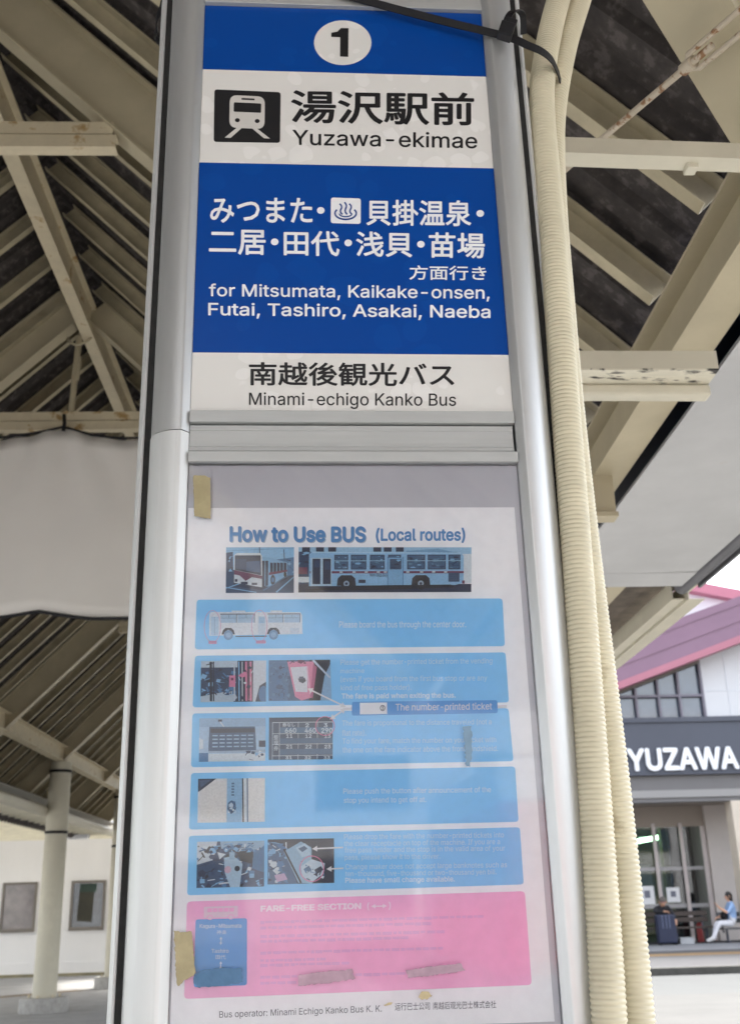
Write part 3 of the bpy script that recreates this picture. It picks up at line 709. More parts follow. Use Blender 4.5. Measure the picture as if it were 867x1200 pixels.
# cross ties at the right eave (channel with a lit lower flange)
tA = MB()
a0, a1 = cn(560, 175, l=1.93), cn(900, 187, l=1.93)
d = (a1 - a0).normalized(); u = Vector((0, 0, 1))
tA.extrude([(0, 0), (0.048, 0), (0.048, 0.005), (0.006, 0.005), (0.006, 0.038), (0.045, 0.038), (0.045, 0.043), (0, 0.043)], a0 - d * 0.55, a1 + d * 0.12, (0, 1, 0), u)
tA.box(a0.x + 0.48, a0.x + 0.505, a0.y + 0.02, a0.y + 0.05, a0.z - 0.03, a0.z - 0.012)
tA.build('cross_tie', M_cream_l, canopy)
tB = MB()
b0, b1 = cn(560, 432, l=2.58), cn(842, 433.5, l=2.58)
tB.extrude([(0, 0.005), (0.006, 0.005), (0.006, 0.055), (0.06, 0.055), (0.06, 0.060), (0, 0.060)], b0 - Vector((0.7, 0, 0)), b1, (0, 1, 0), u)
tb = tB.build('cross_tie', M_cream_l, canopy)
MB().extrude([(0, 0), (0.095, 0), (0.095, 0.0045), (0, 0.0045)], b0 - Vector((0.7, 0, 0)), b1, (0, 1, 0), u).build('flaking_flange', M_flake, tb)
tC = MB().extrude([(0, 0), (0.05, 0), (0.05, 0.035), (0, 0.035)], cn(560, 459, l=2.66) - Vector((0.7, 0, 0)), cn(834, 462.5, l=2.66), (0, 1, 0), u)
tC.build('lamp_rail', M_cream_l, canopy, bevel=0.008)
gk = MB()
p, q = cn(686, 556, l=3.95), cn(722, 602, l=3.95)
gk.box(p.x, q.x, p.y, p.y + 0.012, q.z, p.z)
gk.box(p.x, q.x, p.y - 0.03, p.y + 0.05, q.z - 0.02, q.z - 0.001)
gk.build('bracket', M_cream, canopy)
# heavy brace crossing above the tie, and the rusted tie rod with its turnbuckle
br = MB()
c0, c1 = cn(760, -70, K=KR), cn(930, 212, K=KR)
dd = (c1 - c0).normalized()
sd_ = NR.cross(dd).normalized()
br.extrude(isec(0.215, 0.16, 0.012), c0 - dd * 0.6, c1 + dd * 0.12, sd_, NR)
br.build('hip_brace', M_cream, canopy)
rod = MB()
r0, r1, r2 = cn(630, 226, K=2.62), cn(806, 77, K=2.62), cn(900, -9, K=2.62)
dr = (r1 - r0).normalized(); sr = NR.cross(dr).normalized()
rod.tube([r0 - dr * 0.9, r1 + dr * 0.09], 0.0085, 10)
for s in (-1, 1):
    rod.tube([r1 - dr * 0.012, r1 + dr * 0.02 + sr * 0.02 * s, r1 + dr * 0.28 + sr * 0.02 * s, r1 + dr * 0.31], 0.0065, 8)
rod.tube([r1 - dr * 0.02, r1 + dr * 0.02], 0.015, 10)
rod.tube([r1 + dr * 0.27, r1 + dr * 0.31], 0.015, 10)
rod.tube([r1 + dr * 0.22, r1 + dr * 0.9], 0.0085, 10)
rod.build('tie_rod', M_rod, canopy, smooth=True)
# flat white soffit sheets outside the eave beam, the gutter and the edge channel beyond them
H = 1.55
zs = H + CAMZ
sf = MB()
left = [(1.285, L0), (1.275, 1.6), (1.265, 2.6), (1.262, 3.4), (1.25, 4.2), (1.225, 4.8), (1.19, 5.16)]
rows_t = [[(x, l, zs + 0.012 * math.sin(i)), (1.6, l, zs - 0.006), (1.93, l, zs)] for i, (x, l) in enumerate(left)]
sf.grid(rows_t); sf.grid([[(a, b, c + 0.012) for a, b, c in r] for r in rows_t][::-1])
sf.build('soffit_sheet', M_sheet, canopy, smooth=True)
MB().box(1.10, 1.93, 5.17, 5.42, zs - 0.004, zs + 0.008).build('soffit_sheet', M_sheet, canopy)
MB().tube([(1.975, L0, zs + 0.03), (1.975, 5.55, zs + 0.03)], 0.045, 12).build('gutter_pipe', mat('weathered_dark_gutter', (0.10, 0.10, 0.11), 0.5, noise=0.2, scale=6), canopy, smooth=True)
ch = MB()
ch.extrude(csec(0.07, 0.10, 0.006), (1.93, 5.60, zs - 0.03), (1.93, L1, zs - 0.03), (1, 0, 0), (0, 0, 1))
ch.extrude(csec(0.09, 0.11, 0.006), (2.005, 5.55, zs - 0.045), (2.005, L1, zs - 0.045), (1, 0, 0), (0, 0, 1))
ch.build('edge_channel', M_cream_l, canopy)
MB().extrude(isec(0.10, 0.12, 0.008), (1.60, 5.5, zs + 0.02), (1.60, L1, zs + 0.02), (1, 0, 0), (0, 0, 1)).build('eave_purlin', M_cream, canopy)
M_navy_l = mat('dark_navy_gutter_lining', (0.022, 0.032, 0.075), 0.6, noise=0.3, scale=6)
M_brown_l = mat('dark_brown_eave_board', (0.10, 0.08, 0.065), 0.8, noise=0.4, scale=8)
MB().box(1.16, 2.02, L0, 5.44, zs + 0.26, zs + 0.28).build('eave_lining', M_navy_l, canopy)
MB().box(1.16, 2.10, 5.45, L1, zs + 0.18, zs + 0.20).build('eave_lining', M_brown_l, canopy)
MB().box(2.025, 2.04, L0, 5.44, zs - 0.01, zs + 0.28).build('gutter_face', mat('grey_gutter_face', (0.16, 0.16, 0.17), 0.5, noise=0.2, scale=5), canopy)
for l in FR[1:]:
    MB().extrude(isec(0.08, 0.1, 0.008), (1.25, l, zs), (1.93, l, zs), (0, 1, 0), (0, 0, 1)).build('outrigger', M_cream, canopy)

# ------------------------------------------------------------------ columns
def column(l, label, X=-4.40):
    t = tag(empty('canopy_column'), label, 'column', 'columns along the left side of the canopy')
    in_frame(t, CYAW, CXv * X + CYv * l)
    MB().tube([(0, 0, 0.2), (0, 0, 2.9), (0, 0, 3.77)], [0.185, 0.175, 0.17], 28).build('shaft', M_cream_l, t, smooth=True)
    b = MB().tube([(0, 0, -0.05), (0, 0, 0.185), (0, 0, 0.21)], [0.37, 0.37, 0.35], 36).build('concrete_base', M_concrete, t, smooth=True)
    for z in (3.62 - 0.02, 2.63):
        st = MB().tube([(0, 0, z), (0, 0, z + 0.045)], 0.184, 28)
        st.build('strap_band', M_black, t, smooth=True)
    bo = MB()
    for q in range(6):
        a = q * math.pi / 3 + 0.3
        bo.tube([(0.23 * math.cos(a), 0.23 * math.sin(a), 0.2), (0.23 * math.cos(a), 0.23 * math.sin(a), 0.25)], 0.02, 6)
    bo.build('anchor_bolts', M_cream_rust, t)
    return t


column(18.1, 'nearer cream steel column on a round concrete base, with two black straps')
column(22.8, 'farther cream column by the edge of the sign frame, on a concrete base', -4.22)

# ------------------------------------------------------------------ white building on the left with its slatted awning
lb = tag(empty('white_building'), 'white rendered building with small brown windows beyond the left column', 'building')
in_frame(lb)
WL = 27.2
MB().box(-18, -1.5, WL, WL + 6, 0, 3.5).build('wall', M_white_wall, lb)
MB().box(-18, -1.5, WL - 0.03, WL - 0.002, 0.0, 0.30).build('plinth', M_white_wall, lb)
MB().box(-18, -1.5, WL - 0.08, WL - 0.032, 0.0, 0.06).build('base_course', mat('mossy_base_course', (0.25, 0.22, 0.13), 0.9, noise=0.3, scale=4), lb)


def wall_window(x0, x1, z0, z1, l, pane_mt, parent, fm=M_winframe):
    f = MB(); t = 0.055
    f.box(x0, x1, l - 0.05, l - 0.003, z1 - t, z1); f.box(x0, x1, l - 0.07, l - 0.003, z0, z0 + t * 1.4)
    f.box(x0, x0 + t, l - 0.05, l - 0.003, z0 + t * 1.4, z1 - t); f.box(x1 - t, x1, l - 0.05, l - 0.003, z0 + t * 1.4, z1 - t)
    w_ = f.build('window', fm, parent)
    MB().box(x0 + t, x1 - t, l - 0.02, l - 0.004, z0 + t * 1.4, z1 - t).build('pane', pane_mt, w_)
    return w_


w1 = wall_window(-7.78, -6.96, 0.98, 2.1, WL, mat('pinkish_room_glass', srgb(104, 96, 94), 0.08, noise=0.45, scale=4, spec=0.8), lb)
w2 = wall_window(-6.15, -5.33, 0.98, 2.1, WL, mat('dim_room_glass', srgb(70, 78, 86), 0.08, noise=0.4, scale=2, spec=0.8), lb)
cu = MB()
cu.poly([(-5.98, WL - 0.024, 1.2), (-5.62, WL - 0.024, 1.16), (-5.6, WL - 0.024, 1.86), (-5.95, WL - 0.024, 1.86)], mat('green_blind', srgb(46, 44, 30), 0.6, noise=0.3, scale=5))
cu.poly([(-5.95, WL - 0.026, 1.84), (-5.55, WL - 0.026, 1.84), (-5.55, WL - 0.026, 2.03), (-5.95, WL - 0.026, 2.03)], mat('dark_green_blind', srgb(34, 56, 46), 0.6))
cu.build('blind', None, w2)
aw = MB()
l = 14.6
while l < WL:
    aw.box(-10.5, -4.72, l, l + 0.05, 3.04, 3.12)
    l += 0.42
for x in (-5.6, -6.8, -8.0, -9.2):
    aw.box(x, x + 0.06, 14.5, WL, 3.121, 3.2)
MB().tube([(-2.36, 4.42, 3.645 + CAMZ), (-2.36, 4.42, 3.60 + CAMZ), (-2.345, 4.42, 3.575 + CAMZ), (-2.365, 4.42, 3.55 + CAMZ), (-2.385, 4.42, 3.575 + CAMZ)], 0.011, 8).build('hook', M_black, canopy)
M_tl = bpy.data.materials.new('milky_translucent_sheet'); M_tl.use_nodes = True
_n, _l = M_tl.node_tree.nodes, M_tl.node_tree.links
_n.remove(_n['Principled BSDF'])
_a, _b, _m = _n.new('ShaderNodeBsdfDiffuse'), _n.new('ShaderNodeBsdfTranslucent'), _n.new('ShaderNodeMixShader')
_a.inputs[0].default_value = (0.7, 0.68, 0.63, 1); _b.inputs[0].default_value = (0.58, 0.57, 0.54, 1); _m.inputs[0].default_value = 0.7
_l.new(_a.outputs[0], _m.inputs[1]); _l.new(_b.outputs[0], _m.inputs[2]); _l.new(_m.outputs[0], _n['Material Output'].inputs[0])
MB().box(-10.5, -4.7, 14.4, WL, 3.21, 3.23).build('awning_sheet', M_tl, lb)
aw.build('slatted_awning', mat('pale_cream_slats', (0.72, 0.68, 0.54), 0.6, noise=0.12, scale=3), lb)
MB().box(-5.95, -5.35, 24.9, 25.1, 2.94, 3.035).build('awning_lamp', M_white_panel, lb)
dp = MB()
dp.tube([(-4.95, WL - 0.08, 0.0), (-4.95, WL - 0.08, 3.0)], 0.05, 10)
dp.build('downpipe', M_cream_l, lb, smooth=True)

# ------------------------------------------------------------------ white cloth banner hung from the second collar beam
ban = tag(empty('cloth_banner'), 'large plain white cloth banner laced with black cord below the left roof', 'banner')
in_frame(ban)
BL = 7.84
att = [-4.6, -3.62, -2.08, -1.02, 0.0]


def ban_top(x):
    for a, b in zip(att[:-1], att[1:]):
        if a <= x <= b:
            t = (x - a) / (b - a)
            return 3.63 - 0.42 * t * (1 - t)
    return 3.6


def ban_bot(x):
    d = abs(x + 2.16)
    return 2.06 + 0.06 * max(0, 1 - d / 0.42) ** 1.3 - 0.004 * math.sin(x * 3)


rows = []
xs = [-3.75 + 0.05 * i for i in range(62)]
for j in range(15):
    t = j / 14
    row = []
    for x in xs:
        za, zb = ban_top(x), ban_bot(x)
        fold = 0.02 * math.sin((x + 2.16) * 26 / (1 + 3 * t)) * math.exp(-((x + 2.16) / 0.5) ** 2) * (1 - t) + 0.012 * math.sin(x * 4 + t * 2)
        row.append((x, BL + fold, CAMZ + za * (1 - t) + zb * t))
    rows.append(row)
bs = MB(); bs.grid(rows)
o = bs.build('cloth', M_banner, ban, smooth=True)
so = o.modifiers.new('thick', 'SOLIDIFY'); so.thickness = 0.003
MB().tube([(x, BL - 0.012, CAMZ + ban_top(x) + 0.012) for x in xs], 0.011, 6).build('cord', M_black, ban)
MB().tube([(x, BL - 0.012, CAMZ + ban_bot(x) - 0.012) for x in xs], 0.013, 6).build('cord', M_black, ban)
for x in (-3.62, -2.08, -1.02):
    MB().tube([(x, BL - 0.02, CAMZ + 3.60), (x + 0.01, BL - 0.04, CAMZ + 3.66), (x, BL - 0.03, CAMZ + 3.74)], 0.016, 6).build('knot', M_black, ban)

# ------------------------------------------------------------------ the station across the road
st = tag(empty('station_building'), 'station building with purple-red gable roof and slate fascia across the road', 'building')
in_frame(st)
FL = 30.0


def F(px, py, l=FL):
    p = cn(px, py, l=l)
    return p.x, p.z


fz1, fz0 = F(800, 842)[1], F(800, 907.5)[1]
MB().box(3, 24, FL, FL + 0.6, fz0, fz1).build('fascia', M_fascia, st)
MB().box(3, 24, FL - 0.06, FL - 0.003, fz1 - 0.10, fz1 + 0.04).build('fascia_cap', M_fascia, st)
lz = F(800, 939)[1]
ln = MB()
ln.box(3, 24, FL + 0.15, FL + 0.5, lz, fz0 - 0.003, mat('grey_lintel', srgb(112, 110, 110), 0.6, noise=0.05, scale=1))
ln.box(3, 24, FL + 0.10, FL + 0.147, lz + 0.12, lz + 0.32, mat('pale_lintel_strip', srgb(150, 148, 146), 0.6))
ln.build('lintel', None, st)
# gable: white wall, window band under the slope, purple roof edge with seams
e0, e1 = F(724, 805), F(867, 750)
sl = (e1[1] - e0[1]) / (e1[0] - e0[0])
def ez(x): return e0[1] + sl * (x - e0[0])
t0, t1 = F(779, 734), F(867, 702)
st_ = (t1[1] - t0[1]) / (t1[0] - t0[0])
def tz(x): return t0[1] + st_ * (x - t0[0])
xa, xb = 4.0, 17.0
wx = F(823, 806)[0]
wl_ = MB()
wl_.poly([(wx, FL + 0.1, fz1), (xb, FL + 0.1, fz1), (xb, FL + 0.1, ez(xb)), (wx, FL + 0.1, ez(wx))])
wl_.poly([(xb, FL + 0.1, fz1), (xb + 7, FL + 0.1, fz1), (xb + 7, FL + 0.1, ez(xb) - 2.6), (xb, FL + 0.1, ez(xb))])
for (a, b) in ((wx, FL + 0.1), (xb + 7, FL + 0.1)):
    wl_.poly([(a, b, fz1), (a, b + 8, fz1), (a, b + 8, 7.0), (a, b, 7.0)])
wl_.build('gable_wall', M_white_panel, st)
jn = MB()
zj = F(845, 809)[1]
jn.box(wx + 0.02, xb, FL + 0.085, FL + 0.097, zj, zj + 0.02)
for x in (wx + 0.75, wx + 2.2):
    jn.box(x, x + 0.02, FL + 0.085, FL + 0.096, fz1 + 0.05, ez(x) - 0.05)
jn.build('panel_joint', mat('grey_joint', srgb(214, 217, 222), 0.6), st)
rf = MB()
D = 0.7
n = 5
for k in range(n):
    a, b = k / n, (k + 1) / n
    off = 0.0 if k % 2 == 0 else 0.03
    def zz(x, t): return ez(x) * (1 - t) + tz(x) * t
    sec = [(FL - D + off, a), (FL - D + off, b)]
    for (u0, u1) in ((xa, xb),):
        rf.poly([(u0, FL - D + off, zz(u0, a)), (u1, FL - D + off, zz(u1, a)), (u1, FL - D + off, zz(u1, b)), (u0, FL - D + off, zz(u0, b))])
    if k:
        o0 = 0.03 if k % 2 else 0.0
        rf.poly([(xa, FL - D, zz(xa, a)), (xb, FL - D, zz(xb, a)), (xb, FL - D + 0.03, zz(xb, a)), (xa, FL - D + 0.03, zz(xa, a))])
rf.poly([(xa, FL - D, tz(xa)), (xb, FL - D, tz(xb)), (xb, FL + 9, tz(xb)), (xa, FL + 9, tz(xa))])
# the far slope beyond the ridge
rf.poly([(xb, FL - D, ez(xb)), (xb + 8, FL - D, ez(xb) - 2.8), (xb + 8, FL - D, tz(xb) - 2.7), (xb, FL - D, tz(xb))])
rf.poly([(xb, FL - D, tz(xb)), (xb + 8, FL - D, tz(xb) - 2.7), (xb + 8, FL + 9, tz(xb) - 2.7), (xb, FL + 9, tz(xb))])
rf.build('roof', M_purple, st)
MB().extrude([(0, 0), (0.55, 0), (0.55, 0.2), (0, 0.2)], (xa, FL - D - 0.04, ez(xa) - 0.13), (xb, FL - D - 0.04, ez(xb) - 0.13), (0, 1, 0), (0, 0, 1)).build('roof_trim', M_pink, st)
# slanting window band
wb = MB()
gl_ = MB()
xw0 = 5.0
gl_.poly([(xw0, FL + 0.2, fz1 + 0.02), (wx, FL + 0.2, fz1 + 0.02), (wx, FL + 0.2, ez(wx)), (xw0, FL + 0.2, ez(xw0))])
mull = [F(p, 838)[0] for p in (748, 775, 799.7)]
step = mull[1] - mull[0]
xs_ = [mull[0] - step * 3, mull[0] - step * 2, mull[0] - step] + mull + [wx]
for x in xs_:
    wb.box(x - 0.035, x + 0.03, FL + 0.05, FL + 0.19, fz1 + 0.03, max(fz1 + 0.1, ez(x)))
zt = F(780, 815)[1]
wb.box(xw0, wx, FL + 0.06, FL + 0.18, zt - 0.035, zt + 0.035)
wbo = wb.build('window_frame', mat('mauve_grey_window_frame', srgb(118, 114, 126), 0.5, noise=0.05, scale=3), st)
gl_.build('pane', M_skyglass, wbo)
MB().extrude([(0, 0), (0.12, 0), (0.12, 0.12), (0, 0.12)], (xw0, FL + 0.02, ez(xw0) - 0.2), (wx, FL + 0.02, ez(wx) - 0.2), (0, 1, 0), (0, 0, 1)).build('window_head', M_winframe, st)
# taller white gable behind with a pink verge
UL = 38.0
u0, u1 = F(814, 681, UL), F(867, 691, UL)
us = (u1[1] - u0[1]) / (u1[0] - u0[0])
ax = u0[0] - 3.2
az = u0[1] - us * 3.2
ug = MB()
ug.poly([(ax - 9, UL + 0.4, 6), (ax + 9, UL + 0.4, 6), (ax + 9, UL + 0.4, az + us * 9), (ax, UL + 0.4, az), (ax - 9, UL + 0.4, az + us * 9)])
ug.build('upper_gable', M_white_panel, st)
MB().extrude([(0, 0), (0.9, 0), (0.9, -0.42), (0, -0.42)], (ax, UL, az), (ax + 10, UL, az + us * 10), (0, 1, 0), (0, 0, 1)).build('upper_roof_verge', M_pink, st)
MB().extrude([(0, 0), (0.9, 0), (0.9, -0.42), (0, -0.42)], (ax - 10, UL, az + us * 10), (ax, UL, az), (0, 1, 0), (0, 0, 1)).build('upper_roof_verge', M_pink, st)
# sign letters on the fascia
vs, fs = glyphs('YUZAWA', 0.03, 5)
lx0, lx1 = F(733.5, 890)[0], F(863.5, 890)[0]
lz0, lz1 = F(800, 903.3)[1], F(800, 876.3)[1]
gx0, gx1 = min(v.x for v in vs), max(v.x for v in vs)
gz0, gz1 = min(v.y for v in vs), max(v.y for v in vs)
lt = MB()
lt.v = [(lx0 + (v.x - gx0) / (gx1 - gx0) * (lx1 - lx0), FL - 0.06 - 0.002 * v.z, lz0 + (v.y - gz0) / (gz1 - gz0) * (lz1 - lz0)) for v in vs]
lt.f = fs; lt.m = [0] * len(fs)
o = lt.build('lettering', M_letter, st)
so = o.modifiers.new('depth', 'SOLIDIFY'); so.thickness = 0.05; so.offset = 0
# entrance recess: soffit, bulkhead, side wall, pillar, glazed front, interior
GL = 32.2
gz_top = F(790, 969, GL)[1]
FLZ = 0.14
sx = F(828, 1000, GL)[0]
en = MB()
en.poly([(3, FL + 0.5, lz + 0.03), (24, FL + 0.5, lz + 0.03), (24, GL + 6, lz + 0.03), (3, GL + 6, lz + 0.03)])
en.box(3, sx, GL - 0.05, GL + 0.1, gz_top, lz + 0.028)
en.build('entrance_soffit', M_beige, st)
sw = MB()
sw.box(sx, 24, GL - 0.2, GL + 5.5, FLZ, lz + 0.027)
sw.build('side_wall', mat('grey_beige_wall', srgb(190, 182, 176), 0.75, noise=0.05, scale=1.5), st)
pl = F(867, 1008)[0]
MB().box(pl, pl + 0.55, FL + 0.1, FL + 0.62, FLZ, lz - 0.003).build('pillar', M_pillar, st)
po = MB()
for px_ in (771.5, 803.5):
    x = F(px_, 1040, GL)[0]
    po.box(x - 0.05, x + 0.05, GL - 0.12, GL - 0.06, FLZ, gz_top + 0.1)
po.box(sx - 0.16, sx - 0.02, GL - 0.13, GL - 0.06, FLZ, gz_top)
po.build('glazing_post', M_rail, st)
tr_ = MB()
x0p = F(771.5, 1040, GL)[0]; x1p = F(803.5, 1040, GL)[0]
zr = F(800, 1061.5, GL)[1]
tr_.box(3, sx - 0.17, GL - 0.05, GL - 0.021, zr - 0.05, zr + 0.06)
zr2 = F(800, 1017, GL)[1]
tr_.box(3, sx - 0.17, GL - 0.05, GL - 0.021, zr2 - 0.06, zr2 + 0.04)
tr_.build('glazing_rail', mat('silver_door_rail', srgb(150, 148, 148), 0.4, metal=0.3, noise=0.08, scale=3), st)
gp_ = MB().box(3, sx, GL - 0.02, GL, FLZ, gz_top)
gp_.build('glass_front', M_glass, st)
inn = MB()
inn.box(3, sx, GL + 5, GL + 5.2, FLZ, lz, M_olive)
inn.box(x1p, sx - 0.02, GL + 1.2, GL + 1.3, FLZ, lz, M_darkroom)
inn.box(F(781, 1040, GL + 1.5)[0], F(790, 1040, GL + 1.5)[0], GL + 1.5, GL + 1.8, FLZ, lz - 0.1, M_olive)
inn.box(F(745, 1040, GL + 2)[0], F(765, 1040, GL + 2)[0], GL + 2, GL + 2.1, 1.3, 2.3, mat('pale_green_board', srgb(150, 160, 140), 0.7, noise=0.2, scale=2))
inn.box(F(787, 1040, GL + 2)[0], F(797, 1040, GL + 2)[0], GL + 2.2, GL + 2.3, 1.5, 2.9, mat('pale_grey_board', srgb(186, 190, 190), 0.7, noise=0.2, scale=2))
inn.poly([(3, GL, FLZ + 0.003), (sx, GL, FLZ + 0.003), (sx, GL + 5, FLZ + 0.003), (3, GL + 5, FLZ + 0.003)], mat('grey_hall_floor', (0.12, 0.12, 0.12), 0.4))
inn.build('hall_interior', None, st)

# ------------------------------------------------------------------ added unseen behind the camera, for the acrylic and metal to reflect
bb = tag(empty('reflection_block'), 'unseen pale flat-roofed block added behind the camera to be mirrored in the sign', 'building')  # added block, keeps low sky out of the cover's reflection
in_frame(bb)
MB().box(-30, 40, -62, -44, 0, 18).build('wall', mat('pale_reflection_wall', (0.62, 0.61, 0.60), 0.8, noise=0.06, scale=0.5), bb)
for k in range(9):
    for fl_ in range(4):
        f_ = MB().box(-26 + 7 * k, -22 + 7 * k, -43.997, -43.9, 1.0 + 4.2 * fl_, 3.2 + 4.2 * fl_).build('window', M_winframe, bb)
        MB().box(-25.9 + 7 * k, -22.1 + 7 * k, -43.897, -43.88, 1.1 + 4.2 * fl_, 3.1 + 4.2 * fl_).build('pane', M_skyglass, f_)
tk_ = tag(empty('reflection_truck'), 'unseen box truck with red body and white roof, added for its reflection in the sign cover', 'truck')  # made-up truck, gives the cover its red and white reflection
in_frame(tk_, CYAW, CXv * 2.3 + CYv * -8.6)
M_tred = mat('red_truck_panel', (0.52, 0.055, 0.045), 0.45, noise=0.04, scale=2)
MB().box(0, 2.2, -5.0, 0, 0.75, 2.42).build('cargo_box', M_tred, tk_, bevel=0.03)
MB().box(-0.01, 2.21, -5.01, 0.01, 2.424, 2.85).build('roof_cap', M_white_panel, tk_, bevel=0.03)
MB().box(0.08, 1.08, 0.003, 0.03, 0.85, 2.35).box(1.12, 2.12, 0.003, 0.03, 0.85, 2.35).build('rear_doors', M_tred, tk_)
MB().box(0.05, 2.15, -0.1, 0.06, 0.5, 0.7).build('bumper', M_fascia, tk_)
MB().box(0.1, 2.1, -6.8, -5.15, 0.6, 2.2).build('cab', M_white_panel, tk_, bevel=0.12)
for x in (0.12, 1.86):
    for y in (-1.0, -5.9):
        MB().tube([(x, y, 0.40), (x + 0.22, y, 0.40)], 0.40, 20).build('wheel', M_black, tk_)
# ------------------------------------------------------------------ the bus stop sign
sign = tag(empty('bus_stop_sign', S0, SIGN_YAW), 'tall aluminium bus stop sign pillar with blue and white panels numbered 1', 'bus stop sign')
UL_ = (sg(225.6, 413)[0] + sg(204.4, 1080)[0] + sg(235.2, 82)[0]) / 3
UR_ = (sg(595.3, 416)[0] + sg(649.8, 1080)[0] + sg(569.8, 89.3)[0]) / 3


def zl(ya, yb, xa, xb):
    return (sg(xa, ya)[1] + sg(xb, yb)[1]) / 2


Z_TOP = zl(6.2, 16.3, 237.8, 565)
Z_B1 = zl(81.7, 89.3, 235.2, 569.8)
Z_B2 = zl(191.5, 196, 232, 576.4)
Z_B3 = zl(413, 416, 225.6, 595.3)
Z_B4 = zl(483, 485.6, 224, 600.5)
Z_C1 = zl(497.4, 499.3, 224, 601.9)
Z_C2 = zl(531, 532, 223.5, 604)
Z_C3 = zl(543, 544, 223, 605.4)
Z_SEAM = zl(508, 508, 200, 200)
Z_END = 3.12
Z_LOW = zl(1200, 1200, 220, 640) - 0.03


def profile(flute=False, grow=0.0):
    pts = [(0.0, 0.006), (0.0, -0.003), (0.0085, -0.0125), (0.0105, -0.0132)]
    n = 36
    for i in range(1, n + 1):
        t = i / n * math.pi / 2
        o = 0.0105 + 0.0435 * math.sin(t)
        y = -0.0132 + 0.040 * (1 - math.cos(t))
        if flute and 0.013 < o < 0.034:
            y += 0.0006 if (i % 2) else 0.0
        pts.append((o + grow, y - grow))
    pts += [(0.054 + grow, 0.034), (0.0, 0.034)]
    return pts


def side_part(name, s, z0, z1, mt, flute=False, grow=0.0):
    u0 = UL_ if s < 0 else UR_
    P = [(u0 + s * o, y) for o, y in profile(flute, grow)]
    return MB().grid([[(x, y, z0) for x, y in P], [(x, y, z1) for x, y in P]], None, True, True).build(name, mt, sign, smooth=True)


side_part('side_profile', -1, Z_SEAM + 0.0007, Z_END, M_alu, False)
side_part('side_profile', -1, 0.06, Z_SEAM - 0.0007, M_alu_low, True, 0.0006)
side_part('side_profile', 1, 0.06, Z_END, M_alu, False)
for s in (-1, 1):
    u0 = UL_ if s < 0 else UR_
    a, b = sorted((u0 + s * 0.0545, u0 + s * 0.0622))
    MB().box(a, b, 0.0225, 0.06, 0.06, Z_END - 0.01).build('gasket', M_gasket, sign)
    P = [(u0 + s * o, y) for o, y in [(0.0626, 0.024), (0.066, 0.022), (0.070, 0.026), (0.0725, 0.034), (0.0725, 0.10), (0.06, 0.13), (0.02, 0.142), (0.0, 0.142), (0.0, 0.062), (0.0626, 0.062)]]
    MB().grid([[(x, y, 0.06) for x, y in P], [(x, y, Z_END) for x, y in P]], None, True, True).build('rear_profile', M_alu_low, sign)
MB().box(UL_ + 0.001, UR_ - 0.001, 0.12, 0.135, 0.06, Z_END).build('rear_panel', M_alu_low, sign)
MB().box(UL_ - 0.09, UR_ + 0.09, -0.06, 0.2, -0.02, 0.058).build('base_plate', M_concrete, sign)
MB().box(UL_ - 0.07, UR_ + 0.07, -0.012, 0.14, Z_END + 0.001, Z_END + 0.02).build('top_cap', M_alu, sign)

M_wp = blotched('white_film_panel', (0.72, 0.71, 0.675), (0.775, 0.765, 0.735), 30)
M_bp = blotched('blue_film_panel', (0.0008, 0.056, 0.30), (0.001, 0.062, 0.32), 18, 0.28)
a, b = UL_ + 0.0004, UR_ - 0.0004
INK_K = (0.010, 0.010, 0.012)
M_kt = mat('black_film_letters', INK_K, 0.4)
M_wt = mat('white_film_letters', (0.84, 0.85, 0.86), 0.4, noise=0.05, scale=40)


def panel(name, z0, z1, mt):
    return MB().box(a, b, 0.0, 0.003, z0, z1).build(name, mt, sign)


# crossbars
tb_ = MB()
tb_.box(a, b, -0.0075, 0.004, Z_TOP + 0.0006, Z_TOP + 0.012)
tb_.box(a, b, -0.003, 0.004, Z_TOP + 0.0126, Z_TOP + 0.05)
tb_.box(a, b, -0.0075, 0.004, Z_TOP + 0.0506, Z_TOP + 0.062)
tb_.build('crossbar', M_alu_bar, sign, bevel=0.0008)
MB().box(a, b, -0.001, 0.003, Z_TOP + 0.063, Z_END).build('blank_panel', M_alu_bar, sign)
cb_ = MB()
cb_.box(a, b - 0.001, -0.0085, 0.004, Z_C1 + 0.0008, Z_B4)
cb_.box(a, b - 0.003, -0.0015, 0.004, Z_C2 + 0.0008, Z_C1 - 0.0012)
for q in (0.16, 0.72, 0.86):
    z = Z_C1 + (Z_C2 - Z_C1) * q
    cb_.box(a, b - 0.003, -0.0026, -0.0012, z - 0.003, z + 0.001)
cb_.box(a, b, -0.0085, 0.004, Z_C3, Z_C2)
cb_.build('crossbar', M_alu_bar, sign, bevel=0.0007)

# number panel
np_ = panel('number_panel', Z_B1, Z_TOP, M_bp)
t = MB(); put_poly(t, disc(401.6, 50.2, 33.6, 26.2, 48), -0.0003)
nd = t.build('number_disc', M_wp, np_)
t = MB(); put_poly(t, [(408.4, 33.4), (408.0, 67), (398.4, 66.6), (398.6, 44.0), (388.2, 43.6), (388.3, 38.6), (395.2, 37.4), (399.6, 33.1)], -0.0006)
t.build('number', M_kt, np_)
